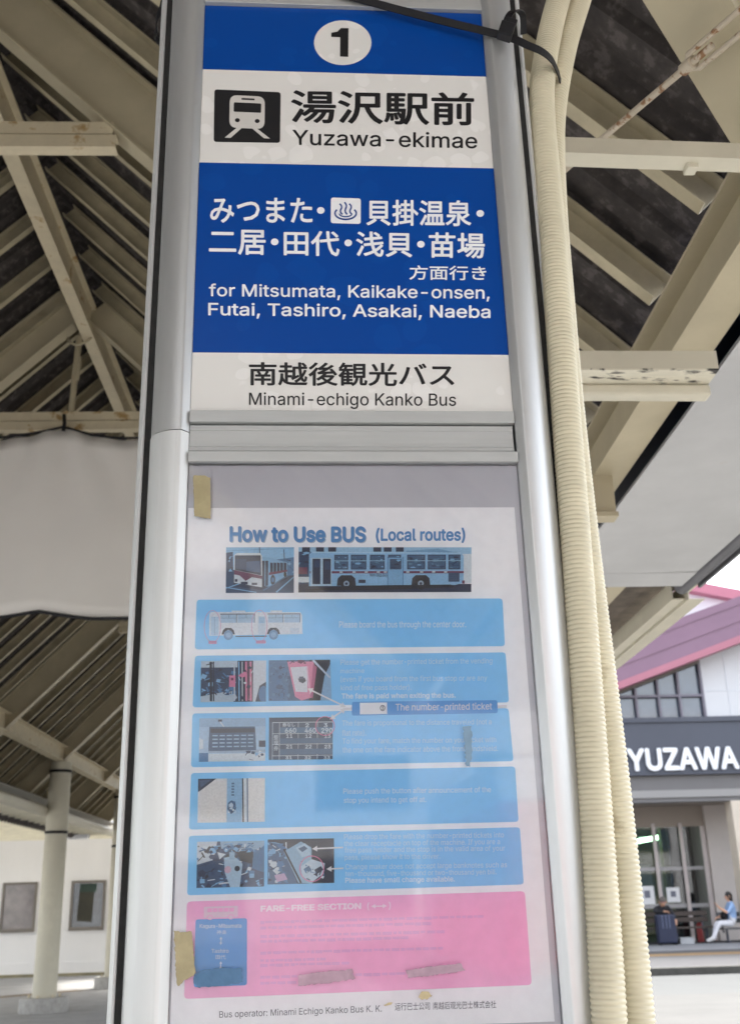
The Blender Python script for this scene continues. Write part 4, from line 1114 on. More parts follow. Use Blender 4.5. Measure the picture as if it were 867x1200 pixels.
# stop-name panel
sp = panel('name_panel', Z_B2, Z_B1, M_wp)
t = MB()
K, Wt = M_kt, mat('icon_white', (0.60, 0.58, 0.54), 0.4)
put_poly(t, rquad((251.5, 104.8), (329, 108.2), (328.3, 167.6), (250.6, 166.4), 3.5), -0.0003, K)
train = rquad((269.5, 111.5), (310.5, 113.5), (310.2, 151.5), (268.8, 149.8), 9, 6)
put_poly(t, train, -0.0005, Wt)
put_poly(t, rquad((283.2, 115.2), (298.5, 115.9), (298.5, 117.9), (283.2, 117.2), 0.6), -0.0007, K)
put_poly(t, rquad((274.3, 120.2), (306.3, 121.7), (306.0, 132.6), (273.9, 131.2), 1.5), -0.0007, K)
put_poly(t, disc(278.4, 141.2, 2.9, 2.4, 16), -0.0007, K); put_poly(t, disc(301.6, 142.2, 2.9, 2.4, 16), -0.0007, K)
put_poly(t, [(277.5, 150), (283.5, 150.3), (270.5, 161.8), (263.5, 161.5)], -0.0005, Wt)
put_poly(t, [(295.5, 150.6), (301.5, 151), (316.5, 162.6), (309.5, 162.3)], -0.0005, Wt)
t.build('train_icon', None, sp)
t = MB(); put_text(t, '湯沢駅前', 341, 105.2, 555.4, 144.2, 3.6, -0.0004, 0.02, res=4)
t.build('lettering', M_kt, sp)
t = MB(); put_text(t, 'Yuzawa-ekimae', 342.8, 151.8, 559, 170.2, 4.2, -0.0004, 0.008, res=4)
t.build('lettering', M_kt, sp)
# route panel
rpn = panel('route_panel', Z_B3, Z_B2, M_bp)
t = MB()
put_text(t, 'みつまた', 246.3, 231.2, 366.3, 261.2, 1.0, bold=0.018)
put_text(t, '貝掛温泉', 429, 233.8, 552, 264.4, 1.2, bold=0.018)
put_text(t, '二居', 245, 268.8, 311.5, 298.2, 1.0, bold=0.018)
put_text(t, '田代', 332.5, 270.2, 398, 299.6, 1.0, bold=0.018)
put_text(t, '浅貝', 417, 271.2, 483, 300.8, 1.0, bold=0.018)
put_text(t, '苗場', 502.2, 272.2, 567.8, 302.2, 1.0, bold=0.018)
for cx_, cy_ in ((375.9, 246.8), (562.4, 250.3), (322, 283.6), (408, 284.8), (493, 286.4)):
    put_poly(t, disc(cx_, cy_, 4.5, 4.0, 20), -0.0004)
put_text(t, '方面行き', 479.4, 311, 569.6, 328, 0.8, bold=0.012)
t.build('lettering', M_wt, rpn)
t = MB()
put_text(t, 'for Mitsumata, Kaikake-onsen,', 245, 332.3, 573.5, 350.6, 3.0, bold=0.010)
put_text(t, 'Futai, Tashiro, Asakai, Naeba', 244.2, 354.6, 574.5, 373.0, 3.2, bold=0.012)
t.build('lettering', M_wt, rpn)
t = MB()
put_poly(t, rquad((387.8, 231.6), (422.8, 232.7), (422.6, 262.6), (387.5, 261.6), 3), -0.0003, M_wt)
BL_ = mat('icon_blue', (0.006, 0.05, 0.25), 0.4)
for k in range(3):
    cx_ = 399.5 + 5.6 * k
    top = 237.2 if k == 1 else 239
    pts = [(cx_ + 1.6 * math.sin(q / 8 * 2 * math.pi) + 0.4 * q - 1.5, 251.5 - (251.5 - top) * (1 - q / 8)) for q in range(9)]
    stroke(t, pts, 1.9, -0.0005, BL_)
pts = [(405 + 12.5 * math.cos(q), 250.2 + 7.2 * math.sin(q)) for q in [(-0.62 + 4.38 * i / 22) for i in range(23)]]
stroke(t, pts, 2.0, -0.0006, BL_)
pts = [(405 + 7.2 * math.cos(q), 251.2 + 3.0 * math.sin(q)) for q in [(-0.2 + 3.54 * i / 14) for i in range(15)]]
stroke(t, pts, 1.5, -0.0006, BL_)
t.build('hot_spring_icon', None, rpn)
# operator panel
op = panel('operator_panel', Z_B4 + 0.0004, Z_B3, M_wp)
t = MB()
put_text(t, '南越後観光バス', 291.8, 424.4, 532.2, 452, 1.2, bold=0.018, res=4)
t.build('lettering', M_kt, op)
t = MB(); put_text(t, 'Minami-echigo Kanko Bus', 292, 459.8, 534.2, 478.8, 1.2, bold=0.004, res=4)
t.build('lettering', M_kt, op)
# poster case: backing board behind the poster, scuffed acrylic in front
MB().box(a, b, 0.0045, 0.008, Z_LOW, Z_C3 - 0.0005).build('case_backing', mat('blue_grey_backing', (0.56, 0.57, 0.62), 0.6, noise=0.04, scale=8), sign)
MB().poly([(a, -0.003, Z_LOW), (b, -0.003, Z_LOW), (b, -0.003, Z_C3 - 0.0008), (a, -0.003, Z_C3 - 0.0008)]).build('acrylic_cover', M_acrylic, sign)
lb_ = MB()
lb_.box(a, b, -0.0085, 0.004, Z_LOW - 0.03, Z_LOW - 0.0005)
lb_.build('crossbar', M_alu_bar, sign)
MB().box(a, b, -0.002, 0.004, 0.07, Z_LOW - 0.031).build('lower_panel', M_alu_low, sign)
# ------------------------------------------------------------------ the poster in the case
poster = tag(empty('poster', S0, SIGN_YAW), 'faded blue and pink bus instruction poster behind the acrylic of the sign', 'poster')
PY = 0.0035
PX0, PX1 = UL_ + 0.002, sg(603, 593)[0]
PZ1 = zl(593, 594.5, 224, 603)
MB().box(PX0, PX1, PY, PY + 0.0006, PZ1 - 0.62, PZ1).build('sheet', flat_ink((246, 248, 252), 0.55, 0.03), poster)
Y1, Y2, Y3, Y4, Y5 = PY - 0.0003, PY - 0.0006, PY - 0.0009, PY - 0.0012, PY - 0.0015
M_blue = flat_ink((132, 203, 249), 0.5, 0.035)
M_blue2 = flat_ink((84, 156, 220), 0.5, 0.03)
M_pinkp = flat_ink((250, 182, 222), 0.5, 0.04)
M_faint = flat_ink((204, 229, 246), 0.5, 0.02)
M_faintb = flat_ink((228, 240, 250), 0.5, 0.02)
M_wi = flat_ink((226, 226, 228), 0.5, 0.02)
M_title = flat_ink((78, 138, 196), 0.5, 0.04)
M_ink = flat_ink((66, 72, 86), 0.5, 0.03)
M_lav = flat_ink((232, 177, 222), 0.5, 0.05)
M_red = flat_ink((216, 120, 160), 0.5, 0.03)


def line(parent, s, box, dy, mt, y=Y2, bold=0.0, name='lettering', res=2):
    t = MB(); put_text(t, s, *box, dy, y, bold, res=res)
    return t.build(name, mt, parent)


def lines(parent, rows, mt, y=Y2, bold=0.0, res=2):
    t = MB()
    for s, box, dy in rows:
        put_text(t, s, *box, dy, y, bold, res=res)
    return t.build('lettering', mt, parent)


t = MB()
put_text(t, 'How to Use BUS', 269, 615.4, 429, 634.4, 0.4, Y1, 0.034)
put_text(t, '(Local routes)', 440.5, 617.6, 545.4, 635.6, -0.2, Y1, 0.026)
t.build('headline', M_title, poster)
t = MB()
put_text(t, 'How to Use BUS', 269.9, 616.4, 429.9, 635.4, 0.4, PY - 0.0001, 0.034)
t.build('headline_shadow', flat_ink((176, 192, 206)), poster)


# ---- small printed photographs, drawn flat in unit coordinates (a right, b down)
class Art:
    def __init__(self, tl, tr, br, bl):
        self.c = [sg(*p) for p in (tl, tr, br, bl)]
        self.mb = MB(); self.k = 0

    def P(self, a, b):
        tl, tr, br, bl = self.c
        return tuple((tl[i] * (1 - a) + tr[i] * a) * (1 - b) + (bl[i] * (1 - a) + br[i] * a) * b for i in (0, 1))

    def poly(self, pts, rgb):
        self.k += 1
        y = Y2 - 0.000006 * self.k
        pts = [(min(1, max(0, a)), min(1, max(0, b))) for a, b in pts]
        q = [self.P(a, b) for a, b in pts]
        self.mb.poly([(u, y, z) for u, z in q], photo_ink(rgb))

    def rect(self, a0, b0, a1, b1, rgb):
        self.poly([(a0, b0), (a1, b0), (a1, b1), (a0, b1)], rgb)

    def disc(self, a, b, ra, rb, rgb, n=18):
        self.poly([(a + ra * math.cos(2 * math.pi * i / n), b + rb * math.sin(2 * math.pi * i / n)) for i in range(n)], rgb)

    def bar(self, a0, b0, a1, b1, wd, rgb):
        d = Vector((a1 - a0, b1 - b0)).normalized() * wd / 2
        self.poly([(a0 - d.y, b0 + d.x), (a1 - d.y, b1 + d.x), (a1 + d.y, b1 - d.x), (a0 + d.y, b0 - d.x)], rgb)

    def clutter(self, seed, n, pal, a0=0, b0=0, a1=1, b1=1, s=0.07):
        r = random.Random(seed)
        for _ in range(n):
            a, b = r.uniform(a0, a1), r.uniform(b0, b1)
            c = r.choice(pal)
            if r.random() < 0.5:
                an = r.uniform(0, 6.28); ln_ = r.uniform(0.5, 2.5) * s
                p, q = (a, b), (min(a1, max(a0, a + ln_ * math.cos(an))), min(b1, max(b0, b + ln_ * math.sin(an))))
                if abs(p[0] - q[0]) + abs(p[1] - q[1]) > 1e-3:
                    self.bar(*p, *q, r.uniform(0.12, 0.4) * s, c)
            else:
                k = r.randint(3, 5); rr = r.uniform(0.3, 1.0) * s; ph = r.uniform(0, 6)
                self.poly([(min(a1, max(a0, a + rr * math.cos(ph + 6.28 * i / k))), min(b1, max(b0, b + rr * 1.3 * math.sin(ph + 6.28 * i / k)))) for i in range(k)], c)

    def build(self, name, parent):
        return self.mb.build(name, None, parent)


NAVY, DK, MID, LT, SKYB, WH = (30, 42, 72), (38, 62, 100), (74, 122, 168), (128, 178, 216), (138, 190, 226), (206, 218, 226)
MAR, PNK = (108, 52, 84), (214, 130, 166)
# front view of a bus in a yard
A = Art((265, 640.6), (344.6, 640.4), (344.4, 694), (264.6, 694.2))
A.rect(0, 0, 1, 0.62, SKYB); A.rect(0, 0.5, 1, 1, (48, 72, 104))
A.poly([(0, .12), (.10, .10), (.11, .6), (0, .6)], DK); A.poly([(.6, .3), (1, .22), (1, .62), (.6, .62)], MID)
A.clutter(3, 26, [NAVY, DK, MID, LT], .62, .28, 1, .6, .05); A.clutter(5, 12, [NAVY, LT], 0, .2, .13, .55, .05)
A.bar(.49, 0, .50, .3, .012, DK); A.bar(.85, .05, .86, .3, .012, DK); A.bar(0, .08, 1, .02, .006, MID)
A.poly([(.12, .86), (.52, .94), (.62, .86), (.9, .7), (.9, .62), (.1, .62)], NAVY)
A.poly([(.52, .2), (.60, .22), (.90, .34), (.90, .62), (.64, .86), (.52, .86)], LT)
A.poly([(.12, .17), (.16, .13), (.5, .13), (.53, .2), (.53, .88), (.12, .78)], WH)
A.poly([(.13, .18), (.51, .18), (.52, .62), (.13, .50)], NAVY); A.poly([(.14, .26), (.3, .26), (.3, .5), (.14, .47)], DK)
A.poly([(.30, .32), (.5, .3), (.5, .56), (.3, .52)], (52, 84, 124))
A.poly([(.12, .50), (.53, .63), (.53, .70), (.38, .66), (.29, .74), (.2, .62), (.12, .60)], MAR)
A.poly([(.53, .30), (.62, .30), (.62, .84), (.53, .88)], NAVY); A.bar(.575, .3, .575, .85, .01, LT)
for i in range(5):
    A.poly([(.65 + .05 * i, .34), (.69 + .05 * i, .35), (.69 + .05 * i, .54 - .008 * i), (.65 + .05 * i, .56 - .008 * i)], NAVY)
A.poly([(.63, .56), (.9, .5), (.9, .54), (.63, .62)], MAR)
A.disc(.69, .72, .035, .11, (22, 28, 44)); A.disc(.69, .72, .018, .055, MID)
A.disc(.87, .60, .02, .06, (22, 28, 44))
A.rect(.13, .70, .17, .76, NAVY); A.rect(.38, .78, .46, .83, NAVY); A.rect(.22, .76, .32, .82, NAVY)
A.bar(0, .88, .45, .99, .02, LT); A.bar(.74, .99, 1, .66, .025, LT); A.bar(.55, .95, .95, .6, .012, MID); A.bar(0, .9, .2, .8, .02, LT)
A.build('bus_front_photo', poster)
# side view of a bus
A = Art((350, 640.4), (552.6, 640.6), (552.4, 693), (349.8, 693.6))
A.rect(0, 0, 1, .3, (150, 192, 222)); A.rect(0, .1, .07, .86, DK); A.rect(0, .82, 1, 1, (34, 46, 74))
for i, x in enumerate((.02, .10, .17, .43, .49, .56)):
    A.rect(x, 0, x + .045, .10, NAVY)
A.poly([(.62, .08), (.8, .03), (.92, .12), (.92, .2), (.62, .2)], (118, 164, 200))
A.rect(.93, .15, 1, .8, WH); A.clutter(9, 24, [NAVY, DK, LT, MAR], 0, .1, .075, .8, .03)
A.rect(0, .45, .05, .60, MAR); A.rect(0, .66, .06, .78, WH)
A.poly([(.06, .16), (.08, .10), (.94, .12), (.955, .2), (.955, .80), (.9, .85), (.06, .88)], (142, 190, 226))
A.poly([(.08, .10), (.94, .12), (.94, .145), (.08, .13)], (168, 208, 234))
A.rect(.065, .535, .955, .585, MAR)
A.rect(.07, .24, .19, .86, (176, 206, 228))
A.rect(.08, .26, .125, .82, NAVY); A.rect(.14, .26, .185, .82, NAVY); A.rect(.09, .3, .12, .45, DK); A.rect(.15, .32, .18, .5, DK)
for x0, x1 in ((.205, .285), (.30, .39), (.41, .495), (.515, .59), (.625, .73), (.745, .85), (.865, .935)):
    A.rect(x0, .17, x1, .5, (46, 62, 92)); A.rect(x0 + .006, .19, x1 - .006, .48, (62, 96, 130))
    A.clutter(int(x0 * 1000), 16, [NAVY, DK, LT, (90, 132, 160)], x0 + .008, .2, x1 - .008, .47, .022)
    A.rect(x0, .30, x1, .315, (150, 192, 220))
A.rect(.515, .24, .60, .84, (126, 176, 214)); A.rect(.525, .27, .592, .5, (52, 76, 108)); A.clutter(77, 8, [NAVY, LT], .53, .28, .588, .48, .02)
A.bar(.513, .22, .513, .85, .004, MID); A.bar(.602, .22, .602, .85, .004, MID)
for x in (.235, .31, .38, .45, .49, .62, .7, .77, .84):
    A.rect(x, .545, x + .018, .575, WH)
for cx_ in (.275, .705):
    A.poly([(cx_ - .055, .86), (cx_ - .05, .70), (cx_ - .03, .63), (cx_ + .03, .63), (cx_ + .05, .70), (cx_ + .055, .86)], (26, 32, 50))
    A.disc(cx_, .815, .034, .13, (18, 22, 34)); A.disc(cx_, .815, .017, .066, (148, 170, 190)); A.disc(cx_, .815, .008, .03, NAVY)
A.rect(.865, .58, .93, .78, (60, 92, 128))
for i in range(4):
    A.rect(.868, .60 + .045 * i, .928, .615 + .045 * i, NAVY)
A.rect(.345, .73, .385, .80, (30, 44, 70)); A.bar(.06, .88, .9, .86, .02, NAVY)
A.poly([(.03, .95), (.3, .86), (.88, .84), (.9, .9), (.4, .96)], (20, 26, 42))
A.rect(.945, .75, .96, .82, MAR)
ph2 = A.build('bus_side_photo', poster)
t = MB(); put_text(t, 'Non-Step Bus', 433.5, 671.5, 453.5, 676, 0, Y2 - 0.0012, 0.0); t.build('lettering', flat_ink((60, 70, 90)), ph2)


def info_box(tl, tr, br, bl, mt=M_blue, r=4):
    t = MB(); put_poly(t, rquad(tl, tr, br, bl, r), Y1)
    return t.build('info_box', mt, poster)


# box 1: the door to use
b1 = info_box((230.5, 702), (589, 700.5), (592, 756.5), (228.2, 760.3))
A = Art((242, 715), (355.5, 714.6), (355.8, 750.2), (241.8, 751))
cream = (214, 222, 230)
A.poly([(.03, .10), (.05, .04), (.97, .06), (.985, .16), (.99, .78), (.03, .82)], cream)
A.rect(.26, -.0, .40, .05, cream); A.rect(.66, 0, .78, .06, cream)
A.rect(.14, .10, .50, .13, (70, 88, 112)); A.rect(.63, .10, .97, .13, (70, 88, 112))
for x0, x1 in ((.145, .31), (.32, .495), (.635, .79), (.80, .965)):
    A.rect(x0, .14, x1, .40, (166, 196, 220)); A.rect(x0, .24, x1, .25, (96, 120, 146)); A.rect((x0 + x1) / 2, .14, (x0 + x1) / 2 + .004, .25, (96, 120, 146))
    A.rect(x1 - .004, .13, x1 + .003, .40, (84, 104, 130))
A.rect(.045, .2, .125, .80, (170, 200, 224)); A.rect(.083, .2, .087, .8, (120, 150, 180))
A.rect(.53, .18, .605, .78, (190, 208, 224)); A.rect(.54, .22, .6, .42, (150, 186, 216))
A.rect(.30, .83, .62, .86, (40, 48, 66)); A.rect(.86, .58, .955, .76, (196, 210, 224)); A.rect(.14, .56, .5, .565, (180, 196, 212))
for cx_ in (.225, .69):
    A.poly([(cx_ - .068, .78), (cx_ - .055, .64), (cx_ - .03, .57), (cx_ + .03, .57), (cx_ + .055, .64), (cx_ + .068, .78), (cx_ + .05, .78), (cx_, .62), (cx_ - .05, .78)], (34, 42, 62))
    A.disc(cx_, .80, .048, .16, (110, 150, 190)); A.disc(cx_, .80, .028, .09, (140, 178, 212))
A.build('bus_drawing', b1)
t = MB()
ring(t, 249, 733.5, 10, 19, 0.7, Y3, None); ring(t, 304, 733, 9.5, 19, 0.7, Y3, None)
put_poly(t, rquad((244.5, 750.3), (254, 750.2), (254, 754), (244.5, 754.1), 1), Y3); put_poly(t, rquad((300, 750), (311.5, 749.8), (311.5, 753.4), (300, 753.6), 1), Y3)
t.build('door_marker', flat_ink((206, 150, 188)), b1)
line(b1, 'Please board the bus through the center door.', (397.6, 727.6, 546.2, 737.0), -0.4, M_faintb, Y3, 0.004)

# box 2: take a ticket
b2 = info_box((228.5, 767.8), (592.7, 763.8), (596.7, 822.6), (225.6, 828.4))
A = Art((235.6, 774.2), (312, 773.6), (311.6, 821.6), (235, 822.4))
A.rect(0, 0, 1, 1, (186, 204, 218)); A.rect(0, .16, .56, 1, (40, 58, 88)); A.rect(0, .86, .5, 1, (206, 216, 224))
A.poly([(0, .86), (.5, .72), (.56, .9), (.5, 1), (0, 1)], (176, 194, 208))
A.clutter(21, 70, [NAVY, DK, MID, LT, (24, 30, 48)], 0, .18, .54, .84, .06)
A.rect(.56, 0, .8, 1, (30, 40, 64)); A.rect(.80, 0, 1, 1, (202, 212, 222)); A.poly([(.84, 1), (.9, .62), (1, .52), (1, 1)], (40, 56, 84)); A.disc(.96, .82, .07, .2, MID)
for x, wd, c in ((.15, .035, (16, 20, 34)), (.19, .02, (24, 30, 50)), (.58, .02, LT), (.63, .015, WH), (.69, .03, PNK), (.725, .02, MAR), (.76, .03, PNK), (.51, .02, (190, 204, 216))):
    A.bar(x, .02, x + .01, .98, wd, c)
A.bar(.08, .1, .2, .04, .02, (16, 20, 34)); A.rect(.435, .36, .53, .64, PNK); A.rect(.46, .42, .5, .48, MAR)
A.clutter(24, 14, [NAVY, WH, PNK], .56, .1, .8, .95, .05)
A.build('bus_interior_photo', b2)
A = Art((315, 773.2), (387, 772.6), (388.6, 820.2), (314.8, 821))
A.rect(0, 0, 1, 1, (60, 92, 128)); A.poly([(0, 0), (.36, 0), (.3, 1), (0, 1)], (76, 118, 160)); A.clutter(31, 60, [DK, MID, (52, 84, 122), (96, 140, 178)], 0, .05, .34, .98, .05)
A.poly([(.66, 0), (1, 0), (.92, 1), (.64, 1)], (22, 26, 40)); A.poly([(.9, .4), (1, .1), (1, 1), (.82, 1)], (140, 178, 210))
A.poly([(.3, .04), (.72, .04), (.76, .2), (.70, .92), (.52, 1), (.42, .9)], PNK); A.poly([(.72, .1), (.78, .18), (.7, .95), (.66, .9)], (178, 90, 130))
A.poly([(.35, .18), (.63, .16), (.62, .80), (.43, .78)], (206, 214, 224)); A.poly([(.47, .46), (.58, .44), (.6, .52), (.55, .58), (.49, .54)], (40, 50, 72))
A.rect(.49, .41, .56, .47, (70, 84, 110)); A.bar(.72, .0, 1, .45, .05, (190, 204, 220)); A.bar(.62, .15, .66, .85, .02, (226, 180, 204)); A.clutter(33, 10, [NAVY, MAR], .3, 0, .6, .1, .05)
A.build('ticket_machine_photo', b2)
lines(b2, [('Please get the number-printed ticket from the vending', (399.2, 772.2, 577, 780.4), -1.8),
           ('machine', (399, 783, 427, 788.6), -0.4),
           ('(even if you board from the first bus stop or are any', (399.2, 792, 571, 800.2), -1.6),
           ('kind of free pass holder).', (399.5, 802.2, 482, 810.2), -0.8)], M_faint, Y3, 0.002)
line(b2, 'The fare is paid when exiting the bus.', (400.4, 812, 534, 820), -1.2, M_faintb, Y3, 0.02)

# box 3: fare table
b3 = info_box((225.4, 835.6), (596.2, 829.4), (602, 891.6), (223.8, 898.8))
A = Art((233.8, 841.4), (311.4, 840.8), (311.0, 891.2), (233, 892.4))
A.rect(0, 0, 1, 1, (166, 196, 222)); A.rect(0, 0, 1, .2, (146, 180, 210)); A.rect(.12, .82, 1, 1, WH); A.rect(0, .8, .14, 1, MID); A.rect(.14, .74, 1, .8, (150, 176, 200))
A.poly([(.15, .2), (.84, .2), (.86, .75), (.14, .76)], (54, 86, 122)); A.rect(.17, .24, .84, .34, (30, 44, 70))
for i in range(6):
    for j in range(4):
        A.rect(.2 + .107 * i, .39 + .085 * j, .28 + .107 * i, .42 + .085 * j, (150, 186, 214))
A.bar(.3, .06, .37, .2, .02, WH); A.rect(.28, .03, .34, .08, NAVY); A.rect(.9, .53, 1, .68, NAVY); A.poly([(0, .45), (.06, .5), (.06, .7), (0, .72)], WH)
A.clutter(41, 10, [DK, WH, LT], .7, .76, 1, .98, .05)
A.build('fare_board_photo', b3)
A = Art((315.4, 840.6), (390, 839.8), (389.8, 889.2), (315, 890.2))
A.rect(0, 0, 1, 1, (58, 78, 104)); A.rect(0, .0, 1, .1, (46, 62, 86))
A.rect(.05, .11, 1, .125, WH); A.rect(.05, .11, .06, 1, (170, 190, 206)); A.rect(.16, .11, .168, 1, WH)
for x in (.455, .755):
    A.rect(x, .11, x + .008, 1, WH)
for z in (.38, .63, .90):
    A.rect(.05, z, 1, z + .012, WH)
A.rect(.17, .24, 1, .37, (84, 120, 152)); A.rect(.17, .5, 1, .62, (74, 106, 138)); A.rect(.17, .75, 1, .88, (74, 106, 138))
fb = A.build('fare_table_photo', b3)
t = MB()
def ft(s, a0, b0, a1, b1, bold=0.02):
    w_, h_ = 74.6, 49.4
    put_text(t, s, 315.3 + a0 * w_, 840.4 + b0 * h_, 315.3 + a1 * w_, 840.4 + b1 * h_, -0.2, Y4, bold, res=2)
for s, a0, a1, bb in (('券なし', .21, .41, .13), ('2', .57, .63, .14), ('3', .86, .92, .14)):
    ft(s, a0, bb, a1, bb + .095)
for s, a0, a1 in (('660', .25, .43), ('460', .56, .74), ('290', .82, 1.0)):
    ft(s, a0, .25, a1, .37)
for j, row in enumerate((('11', '12', '13'), ('21', '22', '23'))):
    for i, s in enumerate(row):
        ft(s, .27 + .3 * i, .40 + .25 * j, .37 + .3 * i, .49 + .25 * j)
for i, s in enumerate(('31', '32', '33')):
    ft(s, .26 + .3 * i, .925, .36 + .3 * i, .995)
for j, s in enumerate('整理券'):
    ft(s, .075, .42 + .13 * j, .145, .53 + .13 * j, 0.01)
t.build('lettering', flat_ink((206, 220, 230)), fb)
t = MB(); ring(t, 381, 850.5, 11.5, 11.5, 0.9, Y5, None)
t.build('red_ring', M_red, b3)
lines(b3, [('The fare is proportional to the distance traveled (not a', (401, 843.6, 576, 851.6), -1.6),
           ('flat rate).', (401, 855, 429, 863), -0.3),
           ('To find your fare, match the number on your ticket with', (401.5, 864.8, 581.5, 872.8), -1.8),
           ('the one on the fare indicator above the front windshield.', (401.5, 875, 583.5, 881.6), -1.8)], M_faint, Y3, 0.002)
# callout with the ticket and its arrows
t = MB(); put_poly(t, [(402, 829), (414, 828.6), (414, 831.6), (402, 832)], Y2); put_poly(t, [(582, 826), (594, 825.6), (594, 829), (582, 829.4)], Y2)
def arrow(t, x0, y0, x1, y1, wd=1.8, hd=6, both=False, y=Y5, mt=None):
    d = Vector((x1 - x0, y1 - y0)).normalized(); n_ = Vector((-d.y, d.x))
    e = Vector((x1, y1)); s_ = Vector((x0, y0))
    stroke(t, [tuple(s_ + (d * hd if both else d * 0)), tuple(e - d * hd)], wd, y, mt)
    put_poly(t, [tuple(e), tuple(e - d * hd + n_ * hd * .55), tuple(e - d * hd - n_ * hd * .55)], y, mt)
    if both:
        put_poly(t, [tuple(s_), tuple(s_ + d * hd + n_ * hd * .55), tuple(s_ + d * hd - n_ * hd * .55)], y, mt)
arrow(t, 360.5, 806.5, 405.5, 828.2, both=True); arrow(t, 405.5, 830, 386.5, 842.8, both=True)
t.build('arrow', M_wi, poster)
t = MB(); put_poly(t, rquad((412.6, 822), (583, 820), (583.4, 835.2), (412.2, 838.2), 2.5), Y3)
co = t.build('callout', M_blue2, poster)
t = MB(); put_poly(t, [(421.7, 823.2), (453.6, 822.8), (453.8, 836.3), (421.9, 836.8)], Y4)
tk = t.build('ticket', flat_ink((236, 236, 238)), co)
t = MB(); ring(t, 448.4, 829.4, 3.0, 3.6, 0.8, Y5, None); put_text(t, '3', 447.2, 827.4, 449.7, 831.6, 0, Y5, 0.02)
t.build('ticket_number', flat_ink((40, 44, 60)), tk)
line(co, 'The number-printed ticket', (463.6, 824.2, 576.6, 834.6), -1.4, M_wi, Y4, 0.006)

# box 4: push the button
b4 = info_box((223.8, 905.6), (603.8, 897.8), (608, 962.8), (221.5, 972))
A = Art((232.2, 912.4), (310.6, 911.4), (310.2, 962.8), (231.4, 964))
A.rect(0, 0, 1, 1, (216, 216, 214)); A.rect(.43, 0, .66, 1, (142, 184, 216)); A.poly([(0, 0), (.27, 0), (.03, .28), (0, .3)], (34, 44, 66)); A.poly([(.02, .04), (.2, .02), (.04, .2)], (64, 82, 112))
A.bar(.665, 0, .68, 1, .02, (30, 36, 52)); A.bar(.70, 0, .72, 1, .035, WH); A.bar(.735, 0, .745, 1, .02, (60, 96, 134))
A.poly([(.45, .56), (.5, .5), (.56, .54), (.57, .7), (.5, .82), (.44, .7)], (58, 92, 128)); A.poly([(.46, .6), (.5, .55), (.53, .6), (.52, .72), (.47, .7)], (190, 208, 224)); A.clutter(51, 16, [NAVY, MID, WH], .45, .52, .57, .8, .03)
for i in range(5):
    A.rect(.5, .10 + .065 * i, .54, .14 + .065 * i, (74, 104, 138))
A.build('stop_button_photo', b4)
lines(b4, [('Please push the button after announcement of the', (402.4, 923.6, 575.4, 931.8), -2.0),
           ('stop you intend to get off at.', (403, 934.2, 499.4, 942.4), -1.0)], M_faintb, Y3, 0.002)

# box 5: pay the fare
b5 = info_box((221.2, 979.4), (609.5, 969.2), (614, 1036.4), (219.2, 1049.2))
A = Art((231, 986.4), (309.8, 985), (309.4, 1038.8), (230.2, 1040.6))
A.rect(0, 0, 1, 1, (52, 76, 110)); A.poly([(0, 0), (.3, 0), (.25, .4), (0, .5)], (196, 208, 218)); A.poly([(.34, 0), (1, 0), (1, .2), (.36, .16)], (150, 182, 206))
A.clutter(61, 120, [NAVY, DK, MID, LT, (24, 30, 46), WH], 0, .1, 1, 1, .075)
A.poly([(.40, .36), (.54, .32), (.68, .5), (.64, 1), (.5, 1), (.42, .7)], (172, 200, 220)); A.rect(.48, .24, .56, .4, (150, 184, 210)); A.poly([(.84, .3), (1, .1), (1, .7), (.82, .6)], (56, 112, 158))
A.poly([(.56, .2), (.84, .24), (.82, .5), (.66, .44)], (20, 24, 38)); A.disc(.46, .62, .05, .08, (206, 176, 196)); A.disc(.6, .6, .04, .06, (26, 30, 46))
A.clutter(63, 40, [NAVY, MID, WH, LT], .38, .05, .85, .25, .06)
A.build('driver_seat_photo', b5)
A = Art((313.8, 983.6), (391.4, 982.2), (391.8, 1034.6), (313.6, 1036.4))
A.rect(0, 0, 1, 1, (30, 36, 54)); A.poly([(0, .05), (.2, .1), (.45, 1), (0, 1)], (66, 98, 134))
A.clutter(71, 50, [NAVY, DK, MID, LT, WH], 0, .05, .3, .98, .07)
A.poly([(.24, .28), (.5, .06), (.66, .2), (.66, .62), (.86, .72), (.66, 1), (.46, .98)], (146, 182, 208))
A.poly([(.42, .2), (.56, .1), (.64, .2), (.64, .36), (.52, .42)], (180, 206, 224)); A.poly([(.46, .22), (.55, .16), (.6, .22), (.52, .3)], (60, 92, 126))
A.poly([(.5, .62), (.66, .46), (.86, .56), (.84, .8), (.66, .96), (.52, .84)], (190, 210, 224)); A.poly([(.7, .7), (.8, .62), (.84, .7), (.74, .8)], (40, 52, 76)); A.poly([(.54, .68), (.62, .6), (.66, .7), (.58, .78)], (62, 104, 142))
A.bar(.24, .22, .5, .98, .03, (22, 28, 42)); A.clutter(73, 16, [NAVY, MID, WH], .5, .5, .85, .95, .05); A.poly([(.1, .8), (.25, .76), (.3, .9), (.14, .95)], (196, 170, 200))
A.build('fare_box_photo', b5)
t = MB(); ring(t, 365.5, 1018, 14.5, 15.5, 1.0, Y4, None); t.build('red_ring', M_red, b5)
t = MB(); arrow(t, 402, 993.0, 365.8, 994.6, 1.7, 6); arrow(t, 402.5, 1017.4, 382.6, 1018.4, 1.7, 6); t.build('arrow', M_wi, b5)
